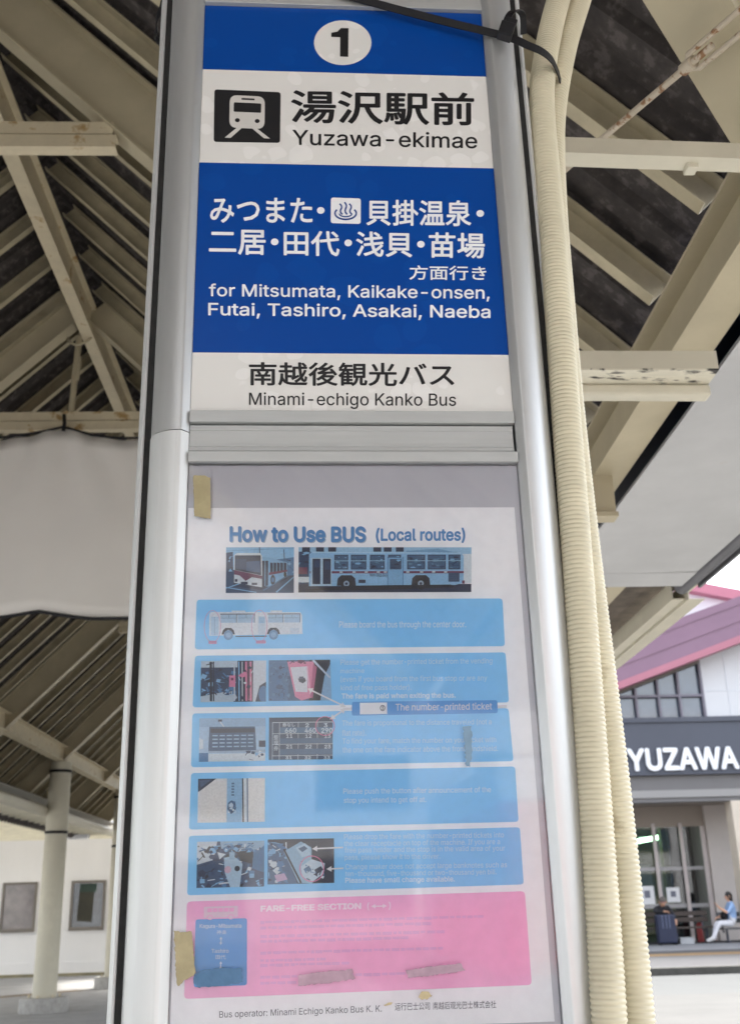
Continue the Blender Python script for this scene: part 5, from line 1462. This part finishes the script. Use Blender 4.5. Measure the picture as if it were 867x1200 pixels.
lines(b5, [('Please drop the fare with the number-printed tickets into', (403.4, 977.2, 590.6, 985.2), -2.4),
           ('the clear receptacle on top of the machine. If you are a', (403.4, 985.2, 586, 993.2), -2.4),
           ('free pass holder and the stop is in the valid area of your', (404, 992.8, 592, 1000.8), -2.4),
           ('pass, please show it to the driver.', (404, 1001.4, 516, 1009), -1.4),
           ('Change maker does not accept large banknotes such as', (404.7, 1012.6, 594.3, 1020.6), -2.6),
           ('ten-thousand, five-thousand or two-thousand yen bill.', (404.7, 1020.6, 582, 1028.6), -2.4)], M_faint, Y3, 0.002)
line(b5, 'Please have small change available.', (404.7, 1028.4, 533, 1036.4), -1.8, M_faintb, Y3, 0.012)

# pink box
pb = info_box((219, 1056.6), (615.3, 1044.4), (623.4, 1154.4), (215.7, 1170.8), M_pinkp, 5)
t = MB(); put_poly(t, rquad((229.2, 1077.6), (289.4, 1076), (289.4, 1154.8), (227, 1157.2), 3), Y2)
rt = t.build('route_box', M_blue2, pb)
t = MB(); WI = flat_ink((214, 226, 236))
put_text(t, 'Kagura-Mitsumata', 234, 1082.8, 283, 1089, -0.5, Y3, 0.012); put_text(t, '神楽', 253.8, 1090, 265.5, 1095, 0, Y3, 0.0)
put_text(t, 'Tashiro', 248, 1112, 268, 1117, -0.2, Y3, 0.012); put_text(t, '田代', 252.8, 1119, 264.6, 1124.2, 0, Y3, 0.0)
put_text(t, 'Naeba', 249, 1139.8, 266.5, 1144.6, -0.2, Y3, 0.012)
arrow(t, 259, 1097.6, 258.8, 1107.6, 1.0, 3, True, Y3); arrow(t, 258.8, 1126.6, 258.6, 1136.6, 1.0, 3, True, Y3)
t.build('lettering', WI, rt)
t = MB(); WP = flat_ink((236, 212, 226))
put_poly(t, rquad((238.8, 1062.6), (278.8, 1061.4), (278.8, 1074.6), (238.8, 1075.8), 1.5), Y2, WP)
for i in range(5):
    put_poly(t, [(243 + 6.4 * i, 1064.6 - 0.18 * i), (248.4 + 6.4 * i, 1064.4 - 0.18 * i), (248.4 + 6.4 * i, 1068.8 - 0.18 * i), (243 + 6.4 * i, 1069 - 0.18 * i)], Y3, M_pinkp)
for x in (246, 270.5):
    put_poly(t, disc(x, 1075.2 - (x - 246) * 0.03, 3.6, 3.0, 16), Y3, M_pinkp); put_poly(t, disc(x, 1075.2 - (x - 246) * 0.03, 2.6, 2.2, 16), Y4, WP)
t.build('bus_pictogram', None, pb)
line(pb, 'FARE-FREE SECTION', (305.3, 1061.2, 423.5, 1068.8), -3.4, flat_ink((252, 236, 246)), Y2, 0.04)
t = MB(); put_text(t, '(', 430.5, 1057.4, 433, 1067, 0, Y2, 0.01); put_text(t, ')', 455.5, 1056.6, 458, 1066.2, 0, Y2, 0.01); arrow(t, 435, 1062.2, 453.6, 1061.6, 1.4, 5, True, Y2)
t.build('lettering', flat_ink((252, 236, 246)), pb)
t = MB(); rr = random.Random(8)
for y0, xe in ((1079.5, 560), (1086, 498), (1096, 520), (1102, 470), (1115.5, 520), (1124.5, 380), (1130, 402), (1144, 470), (1151, 345)):
    x = 305.0
    while x < xe:
        wd = rr.uniform(3, 11); hgt = rr.uniform(2.4, 3.6)
        k = (x - 305) * -0.027
        put_poly(t, [(x, y0 + k), (x + wd, y0 + k - wd * .027), (x + wd, y0 + k + hgt), (x, y0 + k + hgt)], Y2)
        x += wd + rr.uniform(0.5, 2.2)
t.build('faded_lines', M_lav, pb)
line(poster, 'Bus operator: Minami Echigo Kanko Bus K. K.', (257, 1185.2, 447.5, 1195.2), -7.2, M_ink, Y1, 0.0, res=3)
line(poster, '运行巴士公司', (463, 1175.6, 503.8, 1184.6), -1.0, M_ink, Y1, 0.0, res=3)
line(poster, '南越后观光巴士株式会社', (507.6, 1174.6, 581.6, 1183.4), -1.8, M_ink, Y1, 0.0, res=3)
# ------------------------------------------------------------------ small things on the sign
def on_sign(o):
    o.location = S0; o.rotation_euler = (0, 0, SIGN_YAW)
    return o


def ragged(px_pts, name, mt, label, cat, group=None, seed=1, jit=0.7, y=-0.0042, thick=0.0004):
    r = random.Random(seed)
    out = []
    for (xa_, ya_), (xb_, yb_) in zip(px_pts, px_pts[1:] + px_pts[:1]):
        n_ = max(2, int(math.hypot(xb_ - xa_, yb_ - ya_) / 2.5))
        for i in range(n_):
            t_ = i / n_
            out.append((xa_ + (xb_ - xa_) * t_ + r.uniform(-jit, jit), ya_ + (yb_ - ya_) * t_ + r.uniform(-jit, jit)))
    q = [sg(*p) for p in out]
    mb = MB()
    mb.grid([[(u_, y, z_) for u_, z_ in q], [(u_, y + thick, z_) for u_, z_ in q]], None, True, True)
    o = mb.build(name, mt)
    on_sign(o)
    return tag(o, label, cat, group)


ragged([(227, 558.4), (240, 558.6), (247, 561.5), (247.3, 609), (238, 608), (228, 606)], 'tape_strip', M_tape, 'yellowed tape strip at the top left corner of the poster case', 'tape', seed=2, jit=0.35)
ragged([(204.6, 1090.5), (215, 1092.5), (225, 1091), (229.6, 1140), (222, 1146), (214, 1150.5), (211, 1155.5), (207.5, 1154)], 'tape_strip', M_tape2, 'torn browned tape over the left edge of the pink poster box', 'tape', seed=3, jit=0.8)
ragged([(228, 1143), (236, 1137), (262, 1133.5), (284, 1134.5), (284.5, 1151), (262, 1154.5), (232, 1157), (227, 1151)], 'glue_residue', mat('blue_grey_glue_residue', srgb(82, 118, 152), 0.75, noise=0.14, scale=70, bump=0.3), 'bluish glue residue over the foot of the small blue route box', 'glue residue', 'glue marks on the poster cover', 5, 0.7)
ragged([(349, 1142.5), (368, 1139.5), (412, 1135.5), (416, 1147), (384, 1151.5), (350, 1155)], 'glue_residue', M_residue, 'grey glue residue strip low in the middle of the pink box', 'glue residue', 'glue marks on the poster cover', 6, 0.8)
ragged([(475, 1137.5), (500, 1133), (540, 1128.6), (544, 1137), (512, 1142), (478, 1146)], 'glue_residue', M_residue, 'grey glue residue strip right of the middle of the pink box', 'glue residue', 'glue marks on the poster cover', 7, 0.8)
ragged([(490, 1167.5), (494, 1162), (501, 1161.6), (506.5, 1167), (500, 1170.5), (494, 1170.8)], 'glue_spot', M_glue, 'yellow glue spot just below the pink box', 'glue spot', 'glue spots above the operator line', 8, 0.7)
ragged([(449, 1177.6), (455, 1174.6), (460, 1174.4), (458, 1177), (452, 1178.6)], 'glue_spot', M_glue, 'pale glue spot beside the end of the operator line', 'glue spot', 'glue spots above the operator line', 9, 0.4)
ragged([(541.5, 852), (551.5, 851), (552.5, 880), (549.5, 899), (545, 898), (543.5, 870)], 'glue_residue', mat('grey_smear', srgb(122, 150, 172), 0.7, noise=0.15, scale=60), 'narrow grey smear across the text of the third blue box', 'glue residue', 'glue marks on the poster cover', 11, 0.8)


def sp3(px, py, dy):
    x, z = sg(px, py, dy)
    return Vector((x, dy, z))


# two ribbed conduits
def smooth_path(pts, step):
    out = []
    P = [pts[0] * 2 - pts[1]] + pts + [pts[-1] * 2 - pts[-2]]
    for i in range(1, len(P) - 2):
        a_, b_, c_, d_ = P[i - 1], P[i], P[i + 1], P[i + 2]
        n_ = max(2, int((c_ - b_).length / step))
        for k in range(n_):
            t_ = k / n_
            out.append(0.5 * ((2 * b_) + (c_ - a_) * t_ + (2 * a_ - 5 * b_ + 4 * c_ - d_) * t_ ** 2 + (3 * b_ - a_ - 3 * c_ + d_) * t_ ** 3))
    out.append(pts[-1])
    return out


def conduit(px_pts, dy, rad, label, low):
    pts = [sp3(x, y, d) for (x, y), d in zip(px_pts, dy)]
    sl_ = (pts[0] - pts[1]) * (0.14 / (pts[1].z - pts[0].z))
    pts = [Vector((pts[0].x + sl_.x * 0.5 * k, pts[0].y, max(0.0, pts[0].z - 0.14 * k))) for k in range(10, 0, -1)] + pts
    raw = smooth_path(pts, 0.001)
    path, rads, s, acc, k = [], [], 0.0, 0.0, 0
    step = 0.0062 / 6
    prof = (0.0, 0.0, -0.0004, -0.0013, -0.0013, -0.0004)
    want = 0.0
    for p_, q_ in zip(raw[:-1], raw[1:]):
        ln_ = (q_ - p_).length
        while want <= acc + ln_:
            c_ = p_.lerp(q_, (want - acc) / ln_)
            if c_.z > 1.0:
                path.append(c_); rads.append(rad + prof[k % 6]); k += 1; want += step
            else:
                path.append(c_); rads.append(rad - 0.0006); want += 0.02
        acc += ln_
    mb = MB().tube(path, rads, 22)
    o = mb.build('ribbed_conduit', M_pipe, smooth=False)
    o.data.polygons.foreach_set('use_smooth', [True] * len(o.data.polygons))
    on_sign(o)
    return tag(o, label, 'conduit', 'cream cable conduits beside the sign')


c1 = [(713.5, 1195), (706.5, 1080), (694, 900), (675.5, 650), (662.5, 480), (653, 350), (644, 240), (635, 130), (638.5, 70), (654, 0), (682, -80)]
d1 = [-0.016, -0.009, 0.0, 0.008, 0.012, 0.018, 0.03, 0.045, 0.06, 0.09, 0.14]
c2 = [(746.5, 1195), (736, 1080), (717, 900), (686.5, 650), (668, 480), (657, 350), (649, 240), (648, 140), (661, 60), (679, 0), (705, -80)]
d2 = [0.02, 0.03, 0.042, 0.05, 0.054, 0.058, 0.07, 0.09, 0.105, 0.13, 0.18]
q1 = sp3(713.5, 1195, 0.015); q2 = sp3(746.5, 1195, 0.02)
conduit(c1, d1, 0.0205, 'front one of two cream ribbed conduits, hugging the sign edge', (q1.x, q1.y))
conduit(c2, d2, 0.0205, 'rear one of two cream ribbed conduits, outermost from the sign', (q2.x, q2.y))

# black cable tie round sign and conduits
def ribbon(mb, pts, wid, thick, up):
    rows_ = []
    for i, p in enumerate(pts):
        t_ = (pts[min(i + 1, len(pts) - 1)] - pts[max(i - 1, 0)]).normalized()
        u_ = (up - t_ * up.dot(t_)).normalized(); n_ = t_.cross(u_)
        rows_.append([p + u_ * wid / 2 + n_ * thick / 2, p + u_ * wid / 2 - n_ * thick / 2, p - u_ * wid / 2 - n_ * thick / 2, p - u_ * wid / 2 + n_ * thick / 2])
    mb.grid(rows_, None, True, True)


tie = tag(on_sign(empty('cable_tie')), 'black nylon cable tie binding the conduits to the top of the sign', 'cable tie')
def W(px, py, dy): return sp3(px, py, dy)
zA = W(186, 45, 0.05)
mb = MB()
path = [W(656, 94, 0.075), W(653, 84, 0.045), W(646, 70, 0.012), W(634, 60, -0.008), W(618, 53, -0.018), W(600, 45, -0.022), W(570, 37, -0.021), W(520, 25, -0.018), W(440, 4, -0.016), W(330, -28, -0.017)]
pl_ = path[-1]
path += [Vector((UL_ - 0.01, -0.018, pl_.z + 0.055)), Vector((UL_ - 0.045, -0.002, pl_.z + 0.07)), Vector((UL_ - 0.078, 0.04, pl_.z + 0.06))]
ribbon(mb, smooth_path(path, 0.006), 0.0125, 0.002, Vector((0, -0.25, 1)))
# the return behind the pillar, dropping past its left edge
path2 = [Vector((UL_ - 0.078, 0.04, pl_.z + 0.06)), W(192, 2, 0.035), W(184, 22, 0.05), W(184.5, 36, 0.07), W(190, 52, 0.12), Vector((UL_ + 0.05, 0.15, 2.75)), Vector((UR_ - 0.05, 0.155, 2.72)), Vector((UR_ + 0.09, 0.14, 2.66)), W(660, 108, 0.115), W(656, 94, 0.075)]
ribbon(mb, smooth_path(path2, 0.006), 0.010, 0.002, Vector((0, -0.3, 1)))
mb.build('strap', M_black, tie)
h0 = W(592, 40, -0.036)
hd = MB()
dx = (W(600, 47, -0.03) - W(580, 41, -0.03)).normalized()
up_ = Vector((0, -0.2, 1)); up_ = (up_ - dx * up_.dot(dx)).normalized(); nn = dx.cross(up_)
def hb_(a0, a1, b0, b1, c0, c1):
    P = [[h0 + dx * a_ + up_ * b_ + nn * c_ for a_, b_ in ((a0, b0), (a1, b0), (a1, b1), (a0, b1))] for c_ in (c0, c1)]
    hd.grid(P, None, True, True)
hb_(-0.011, 0.011, -0.011, 0.012, -0.004, 0.016)
hb_(-0.006, 0.012, 0.0125, 0.022, 0.0, 0.012)
hb_(-0.007, 0.006, -0.008, 0.007, -0.0075, -0.0042)
hd.build('buckle', M_black, tie, bevel=0.002)
tl_ = MB()
ribbon(tl_, smooth_path([W(590, 40, -0.03), W(594, 22, -0.045), W(603, 12, -0.04), W(612, 18, -0.01), W(613, 40, 0.02)], 0.004), 0.010, 0.0016, Vector((1, 0, 0.2)))
tl_.build('strap_tail', M_black, tie)

# ------------------------------------------------------------------ people and things at the station entrance
M_skin = mat('skin', srgb(206, 160, 132), 0.55)
M_hair = mat('black_hair', (0.012, 0.011, 0.011), 0.5)
M_hairg = mat('greying_hair', (0.10, 0.085, 0.075), 0.6)


def person(label, joints, edges, rads, paint, face_dir, head, hair_mt, loc, rz, hair_long=False):
    """one skinned body; joints in metres in the person's own frame"""
    names = list(joints)
    me = bpy.data.meshes.new('person')
    me.from_pydata([joints[k] for k in names], [(names.index(a_), names.index(b_)) for a_, b_ in edges], [])
    ob = bpy.data.objects.new('tmp_body', me); COL.objects.link(ob)
    sk = ob.modifiers.new('skin', 'SKIN'); sk.use_smooth_shade = True
    for i, k in enumerate(names):
        r_ = rads[k]
        me.skin_vertices[0].data[i].radius = (r_, r_) if not isinstance(r_, tuple) else r_
        me.skin_vertices[0].data[i].use_root = (k == 'pelvis')
    sb = ob.modifiers.new('sub', 'SUBSURF'); sb.levels = 2; sb.render_levels = 2
    dg = bpy.context.evaluated_depsgraph_get()
    body = bpy.data.meshes.new_from_object(ob.evaluated_get(dg))
    bpy.data.objects.remove(ob)
    mats = []
    segs = [(Vector(joints[a_]), Vector(joints[b_]), paint(a_, b_)) for a_, b_ in edges]
    for _, _, mt in segs:
        if mt not in mats: mats.append(mt)
    body.materials.clear()
    for mt in mats: body.materials.append(mt)
    for p in body.polygons:
        best, bd = 0, 1e9
        for a_, b_, mt in segs:
            d_ = b_ - a_; t_ = max(0, min(1, (p.center - a_).dot(d_) / max(1e-9, d_.length_squared)))
            ds = (p.center - a_ - d_ * t_).length
            if ds < bd: bd, best = ds, mats.index(mt)
        p.material_index = best; p.use_smooth = True
    o = bpy.data.objects.new('person', body); COL.objects.link(o)
    o.location = loc; o.rotation_euler = (0, 0, rz)
    tag(o, label, 'person')
    H_ = Vector(head); fd = Vector(face_dir).normalized(); rt_ = fd.cross(Vector((0, 0, 1))).normalized(); upv = rt_.cross(fd)
    hm = MB()
    rows_ = []
    for i in range(9):
        th = math.pi * i / 8 * 0.62
        rows_.append([H_ - fd * 0.018 + upv * (0.118 * math.cos(th) + 0.012) + (rt_ * math.cos(q * math.pi / 8) + fd * math.sin(q * math.pi / 8) * (1.12 if math.sin(q * math.pi / 8) < 0 else 0.82)) * 0.098 * math.sin(th) for q in range(16)])
    if hair_long:
        rows_.append([H_ - fd * 0.05 + upv * -0.14 + (rt_ * math.cos(q * math.pi / 8) + fd * math.sin(q * math.pi / 8) * 0.7) * 0.085 for q in range(16)])
    hm.grid(rows_, None, True, True)
    hm.build('hair', hair_mt, o, smooth=True)
    fm = MB()
    for s_ in (-1, 1):
        c_ = H_ + fd * 0.086 + rt_ * 0.032 * s_ + upv * 0.005
        fm.tube([c_ - rt_ * 0.014, c_ + rt_ * 0.014], 0.008, 8)
    c_ = H_ + fd * 0.085 - upv * 0.055
    fm.tube([c_ - rt_ * 0.02, c_ + rt_ * 0.02], 0.005, 8, mat('lips', srgb(170, 96, 92), 0.5))
    fm.build('face_features', mat('dark_eyes', (0.03, 0.02, 0.02), 0.3), o)
    nm_ = MB(); c_ = H_ + fd * 0.09 - upv * 0.02
    nm_.tube([c_ + upv * 0.03, c_ + fd * 0.022 - upv * 0.005, c_ - upv * 0.012], [0.006, 0.012, 0.008], 8, M_skin)
    for s_ in (-1, 1):
        e_ = H_ + rt_ * 0.092 * s_ - upv * 0.01
        nm_.tube([e_ + upv * 0.03, e_ + rt_ * 0.012 * s_, e_ - upv * 0.03], 0.012, 8, M_skin)
    nm_.build('nose_and_ears', None, o)
    return o


def hand_chain(J, E, Rd, side, wrist, d_, curl):
    """palm and five bent fingers rooted at the wrist"""
    w_ = Vector(J[wrist]); d_ = Vector(d_).normalized(); cu_ = Vector(curl).normalized(); sd2 = d_.cross(cu_).normalized()
    pk = side + 'palm'; J[pk] = tuple(w_ + d_ * 0.05); E.append((wrist, pk)); Rd[pk] = (0.032, 0.02)
    for i, (off, ln_) in enumerate(((-0.03, 0.065), (-0.01, 0.08), (0.01, 0.085), (0.03, 0.075))):
        k0, k1, k2 = side + 'k%d' % i, side + 'f%d' % i, side + 't%d' % i
        J[k0] = tuple(w_ + d_ * 0.085 + sd2 * off); J[k1] = tuple(w_ + d_ * (0.085 + ln_ * .55) + sd2 * off * 1.1 + cu_ * 0.012); J[k2] = tuple(w_ + d_ * (0.085 + ln_ * .85) + sd2 * off * 1.1 + cu_ * 0.04)
        E += [(pk, k0), (k0, k1), (k1, k2)]
        Rd[k0], Rd[k1], Rd[k2] = 0.010, 0.009, 0.008
    a_, b_ = side + 'th0', side + 'th1'
    J[a_] = tuple(w_ + d_ * 0.04 - sd2 * 0.042 + cu_ * 0.012); J[b_] = tuple(w_ + d_ * 0.08 - sd2 * 0.055 + cu_ * 0.03)
    E += [(pk, a_), (a_, b_)]; Rd[a_], Rd[b_] = 0.012, 0.010


GZ = 0.138
# ---- seated person on the right, facing left, white trousers and light blue top
J = dict(pelvis=(0, 0, .50), waist=(.02, 0, .68), chest=(.04, 0, .90), neck=(.02, 0, 1.06), head=(-.015, 0, 1.16), crown=(-.02, 0, 1.24),
         lhip=(-.04, -.10, .49), lknee=(-.42, -.13, .50), lank=(-.62, -.13, .12), ltoe=(-.82, -.14, .06),
         rhip=(-.04, .10, .49), rknee=(-.40, .13, .49), rank=(-.50, .14, .10), rtoe=(-.70, .15, .045),
         lsh=(.03, -.18, .98), lel=(-.16, -.22, .76), lwr=(-.36, -.16, .90),
         rsh=(.03, .18, .98), rel=(-.08, .22, .72), rwr=(-.28, .12, .66))
E_ = [('pelvis', 'waist'), ('waist', 'chest'), ('chest', 'neck'), ('neck', 'head'), ('head', 'crown'), ('pelvis', 'lhip'), ('lhip', 'lknee'), ('lknee', 'lank'), ('lank', 'ltoe'),
      ('pelvis', 'rhip'), ('rhip', 'rknee'), ('rknee', 'rank'), ('rank', 'rtoe'), ('chest', 'lsh'), ('lsh', 'lel'), ('lel', 'lwr'), ('chest', 'rsh'), ('rsh', 'rel'), ('rel', 'rwr')]
Rr_ = dict(pelvis=.15, waist=.135, chest=.15, neck=.055, head=.088, crown=.078, lhip=.105, lknee=.075, lank=.06, ltoe=.038, rhip=.105, rknee=.075, rank=.06, rtoe=.038,
           lsh=.062, lel=.045, lwr=.03, rsh=.062, rel=.045, rwr=.03)
hand_chain(J, E_, Rr_, 'l', 'lwr', (-.5, .1, .9), (-.8, .2, -.3)); hand_chain(J, E_, Rr_, 'r', 'rwr', (-.9, -.2, -.2), (0, 0, -1))
M_lblue = mat('light_blue_top', srgb(150, 180, 220), 0.8, noise=0.05, scale=8)
M_wtr = mat('white_trousers', srgb(214, 214, 218), 0.8, noise=0.05, scale=8)
M_shoe = mat('pale_shoes', srgb(200, 198, 196), 0.6)


def paintR(a_, b_):
    if b_ in ('ltoe', 'rtoe'): return M_shoe
    if 'hip' in a_ or 'hip' in b_ or 'knee' in a_: return M_wtr
    if b_ in ('head', 'crown', 'neck') and a_ != 'chest': return M_skin
    if b_ in ('lwr', 'rwr') or 'wr' in a_ or 'palm' in a_ or a_[1] in 'kft': return M_skin
    return M_lblue


pR = cn(858, 1088, l=30.6)
bz = GZ
CR3 = Matrix.Rotation(CYAW, 3, 'Z')
person('seated person in light blue top and white trousers facing left by the side wall', J, E_, Rr_, paintR, (-1, -0.1, -0.1), (-.02, 0, 1.18), M_hair, CR3 @ Vector((pR.x, pR.y, bz)), CYAW, True)
pbag = MB()
rows_ = []
for i in range(7):
    t_ = i / 6
    s_ = math.sin(math.pi * (0.12 + 0.80 * t_)) ** 0.4
    rows_.append([(-.20 + 0.09 * s_ * math.cos(q * math.pi / 6), 0.14 * s_ * math.sin(q * math.pi / 6) + 0.0, .585 + 0.2 * t_) for q in range(12)])
pbag.grid(rows_, None, True, True)
pbag.tube([(-.2, -.06, .77), (-.2, -.05, .86), (-.2, .05, .86), (-.2, .06, .77)], 0.01, 6)
ob = pbag.build('handbag', M_black, smooth=True); tag(ob, 'small black bag on the lap of the person in white trousers', 'bag'); ob.location = CR3 @ Vector((pR.x, pR.y, bz)); ob.rotation_euler = (0, 0, CYAW)


def bench(label, x, l, ln_, mt, seat_h=0.42, group=None):
    t = tag(empty('bench'), label, 'bench', group)
    in_frame(t, CYAW, CXv * x + CYv * l + Vector((0, 0, GZ)))
    s_ = MB()
    for k in range(3):
        s_.box(-ln_ / 2, ln_ / 2, -0.2 + 0.14 * k, -0.07 + 0.14 * k, seat_h - 0.04, seat_h)
    s_.build('seat', mt, t)
    bb_ = MB()
    for k in range(2):
        bb_.box(-ln_ / 2, ln_ / 2, 0.26, 0.285, seat_h + 0.12 + 0.16 * k, seat_h + 0.24 + 0.16 * k)
    bb_.build('backrest', mt, t)
    for q in (-1, 1):
        lg = MB(); x_ = q * (ln_ / 2 - 0.15)
        lg.box(x_ - 0.025, x_ + 0.025, -0.17, 0.22, 0, 0.04); lg.box(x_ - 0.025, x_ + 0.025, -0.02, 0.03, 0.041, seat_h - 0.041); lg.box(x_ - 0.02, x_ + 0.02, 0.287, 0.31, 0.3, seat_h + 0.4); lg.box(x_ - 0.02, x_ + 0.02, 0.221, 0.31, seat_h - 0.12, seat_h - 0.08)
        lg.build('leg', M_fascia, t)
    return t


bench('grey bench under the person in the light blue top', pR.x + 0.25, 30.65, 1.1, mat('grey_bench', (0.12, 0.12, 0.125), 0.6, noise=0.1, scale=8), 0.37)
pL = cn(775, 1090, l=30.9)
bench('brown wooden bench under the person with the navy suitcase', pL.x + 0.25, 31.05, 2.4, mat('brown_bench_wood', srgb(70, 60, 54), 0.6, noise=0.2, scale=8), 0.42)
# ---- person leaning on a suitcase, facing the road
J = dict(pelvis=(0, 0, .52), waist=(0, -.08, .68), chest=(0, -.22, .86), neck=(0, -.32, .98), head=(0, -.37, 1.07), crown=(0, -.38, 1.15),
         lhip=(-.10, -.03, .50), lknee=(-.16, -.42, .50), lank=(-.20, -.40, .10), ltoe=(-.21, -.56, .05),
         rhip=(.10, -.03, .50), rknee=(.20, -.42, .50), rank=(.26, -.42, .10), rtoe=(.28, -.58, .05),
         lsh=(-.18, -.25, .93), lel=(-.27, -.44, .84), lwr=(-.06, -.55, .845),
         rsh=(.18, -.25, .93), rel=(.28, -.38, .72), rwr=(.26, -.52, .62))
E_ = [(a_, b_) for a_, b_ in E_ if len(a_) > 2 and all(k in J for k in (a_, b_))]
Rr_ = {k: v for k, v in Rr_.items() if k in J}
hand_chain(J, E_, Rr_, 'l', 'lwr', (.9, -.1, -.05), (0, -.3, -1)); hand_chain(J, E_, Rr_, 'r', 'rwr', (-.1, -.7, -.6), (-.6, -.2, -.5))
M_dkc = mat('dark_clothing', (0.018, 0.018, 0.022), 0.85, noise=0.15, scale=8)
M_navyt = mat('navy_trousers', (0.02, 0.026, 0.05), 0.85)


def paintL(a_, b_):
    if b_ in ('ltoe', 'rtoe'): return M_black
    if 'hip' in a_ or 'hip' in b_ or 'knee' in a_: return M_navyt
    if b_ in ('head', 'crown', 'neck') and a_ != 'chest': return M_skin
    if 'wr' in a_ or 'palm' in a_ or a_[1] in 'kft': return M_skin
    return M_dkc


locL = CR3 @ Vector((pL.x, pL.y, bz))
person('seated person in dark clothes leaning over a navy suitcase', J, E_, Rr_, paintL, (0, -1, -0.25), (0, -.385, 1.09), M_hairg, locL, CYAW)
sc_ = tag(empty('suitcase'), 'tall navy suitcase with pale straps standing before the bench', 'suitcase')
sc_.location = CR3 @ Vector((pL.x - 0.10, pL.y - 0.72, bz)); sc_.rotation_euler = (0, 0, CYAW)
MB().box(-.25, .25, -.14, .14, .05, .77).build('body', mat('navy_shell', (0.012, 0.018, 0.05), 0.45, noise=0.1, scale=6), sc_, bevel=0.04)
for x in (-.11, -.01, .08):
    MB().box(x - .012, x + .012, -.147, -.142, .42, .75).build('strap', mat('pale_strap', srgb(92, 100, 124), 0.7), sc_)
for x in (-.2, .2):
    for y in (-.1, .1):
        MB().tube([(x - .015, y, .025), (x + .015, y, .025)], 0.025, 12).build('wheel', M_black, sc_)
MB().tube([(-.1, 0, .765), (-.1, 0, .80), (.1, 0, .80), (.1, 0, .765)], 0.012, 8).build('handle', M_black, sc_)
wbx = tag(in_frame(MB().box(-.19, .19, -.13, .13, 0, .14).box(-.2, .2, -.14, .14, .141, .165).build('box', mat('pale_plastic_box', srgb(170, 172, 174), 0.6), bevel=0.01), CYAW), 'low pale box on the floor right of the navy suitcase', 'box')
pb_ = cn(803, 1099, l=30.6); wbx.location = CR3 @ Vector((pb_.x, pb_.y, GZ))
ext = tag(empty('fire_extinguisher'), 'small red cylinder standing near the glass right of the posts', 'fire extinguisher')
pe = cn(819.5, 1090, l=31.6); ext.location = CR3 @ Vector((pe.x, pe.y, GZ))
MB().tube([(0, 0, 0), (0, 0, .42), (0, 0, .48), (0, 0, .5)], [.09, .09, .06, .03], 16).build('tank', mat('red_enamel', (0.28, 0.02, 0.02), 0.4), ext, smooth=True)
MB().tube([(0, 0, .5), (0, 0, .56), (.1, 0, .58)], .018, 8).build('valve', M_black, ext)


def notice(px, py, w_, h_, label):
    p = cn(px, py, l=GL - 0.026)
    t = tag(empty('notice'), label, 'notice', 'paper notices on the entrance glass')
    t.location = CR3 @ p; t.rotation_euler = (0, 0, CYAW)
    MB().box(-w_ / 2, w_ / 2, -0.004, 0, -h_ / 2, h_ / 2).build('paper', M_paper, t)
    MB().box(-w_ * .2, w_ * .2, -0.007, -0.0045, -h_ * .15, h_ * .25).build('printed_mark', mat('grey_print', srgb(110, 112, 124), 0.7), t)


notice(758, 1049, 0.42, 0.5, 'white notice on the glass left of the pinkish post')
notice(788.5, 1048.5, 0.38, 0.4, 'white notice with a dark mark on the glass between the two posts')
# lamps inside the hall
def lamp_at(name, label, pts, rad, col, power, group=None):
    t = tag(empty(name), label, 'lamp', group)
    t.rotation_euler = (0, 0, CYAW); c_ = (pts[0] + pts[-1]) / 2; t.location = CR3 @ c_
    q_ = [p - c_ for p in pts]
    MB().tube(q_, rad, 12, mat('lit_' + name, (0.8, 0.9, 0.8), 0.5, emit=(col, power))).build('tube', None, t, smooth=True)
    MB().box(-0.1, 0.1, -0.06, 0.06, rad + 0.01, rad + 0.05).build('mount', M_white_panel, t)


lamp_at('fluorescent_lamp', 'long greenish fluorescent lamp under the hall ceiling', [cn(716, 991.5, l=34.2), cn(789, 978, l=34.4)], 0.07, (0.55, 1.0, 0.55), 2.2)
lamp_at('ceiling_lamp', 'short round greenish lamp beside the dark door pane', [cn(829.5, 991, l=33.2), cn(837, 990.5, l=33.2)], 0.10, (0.75, 1.0, 0.75), 1.6)
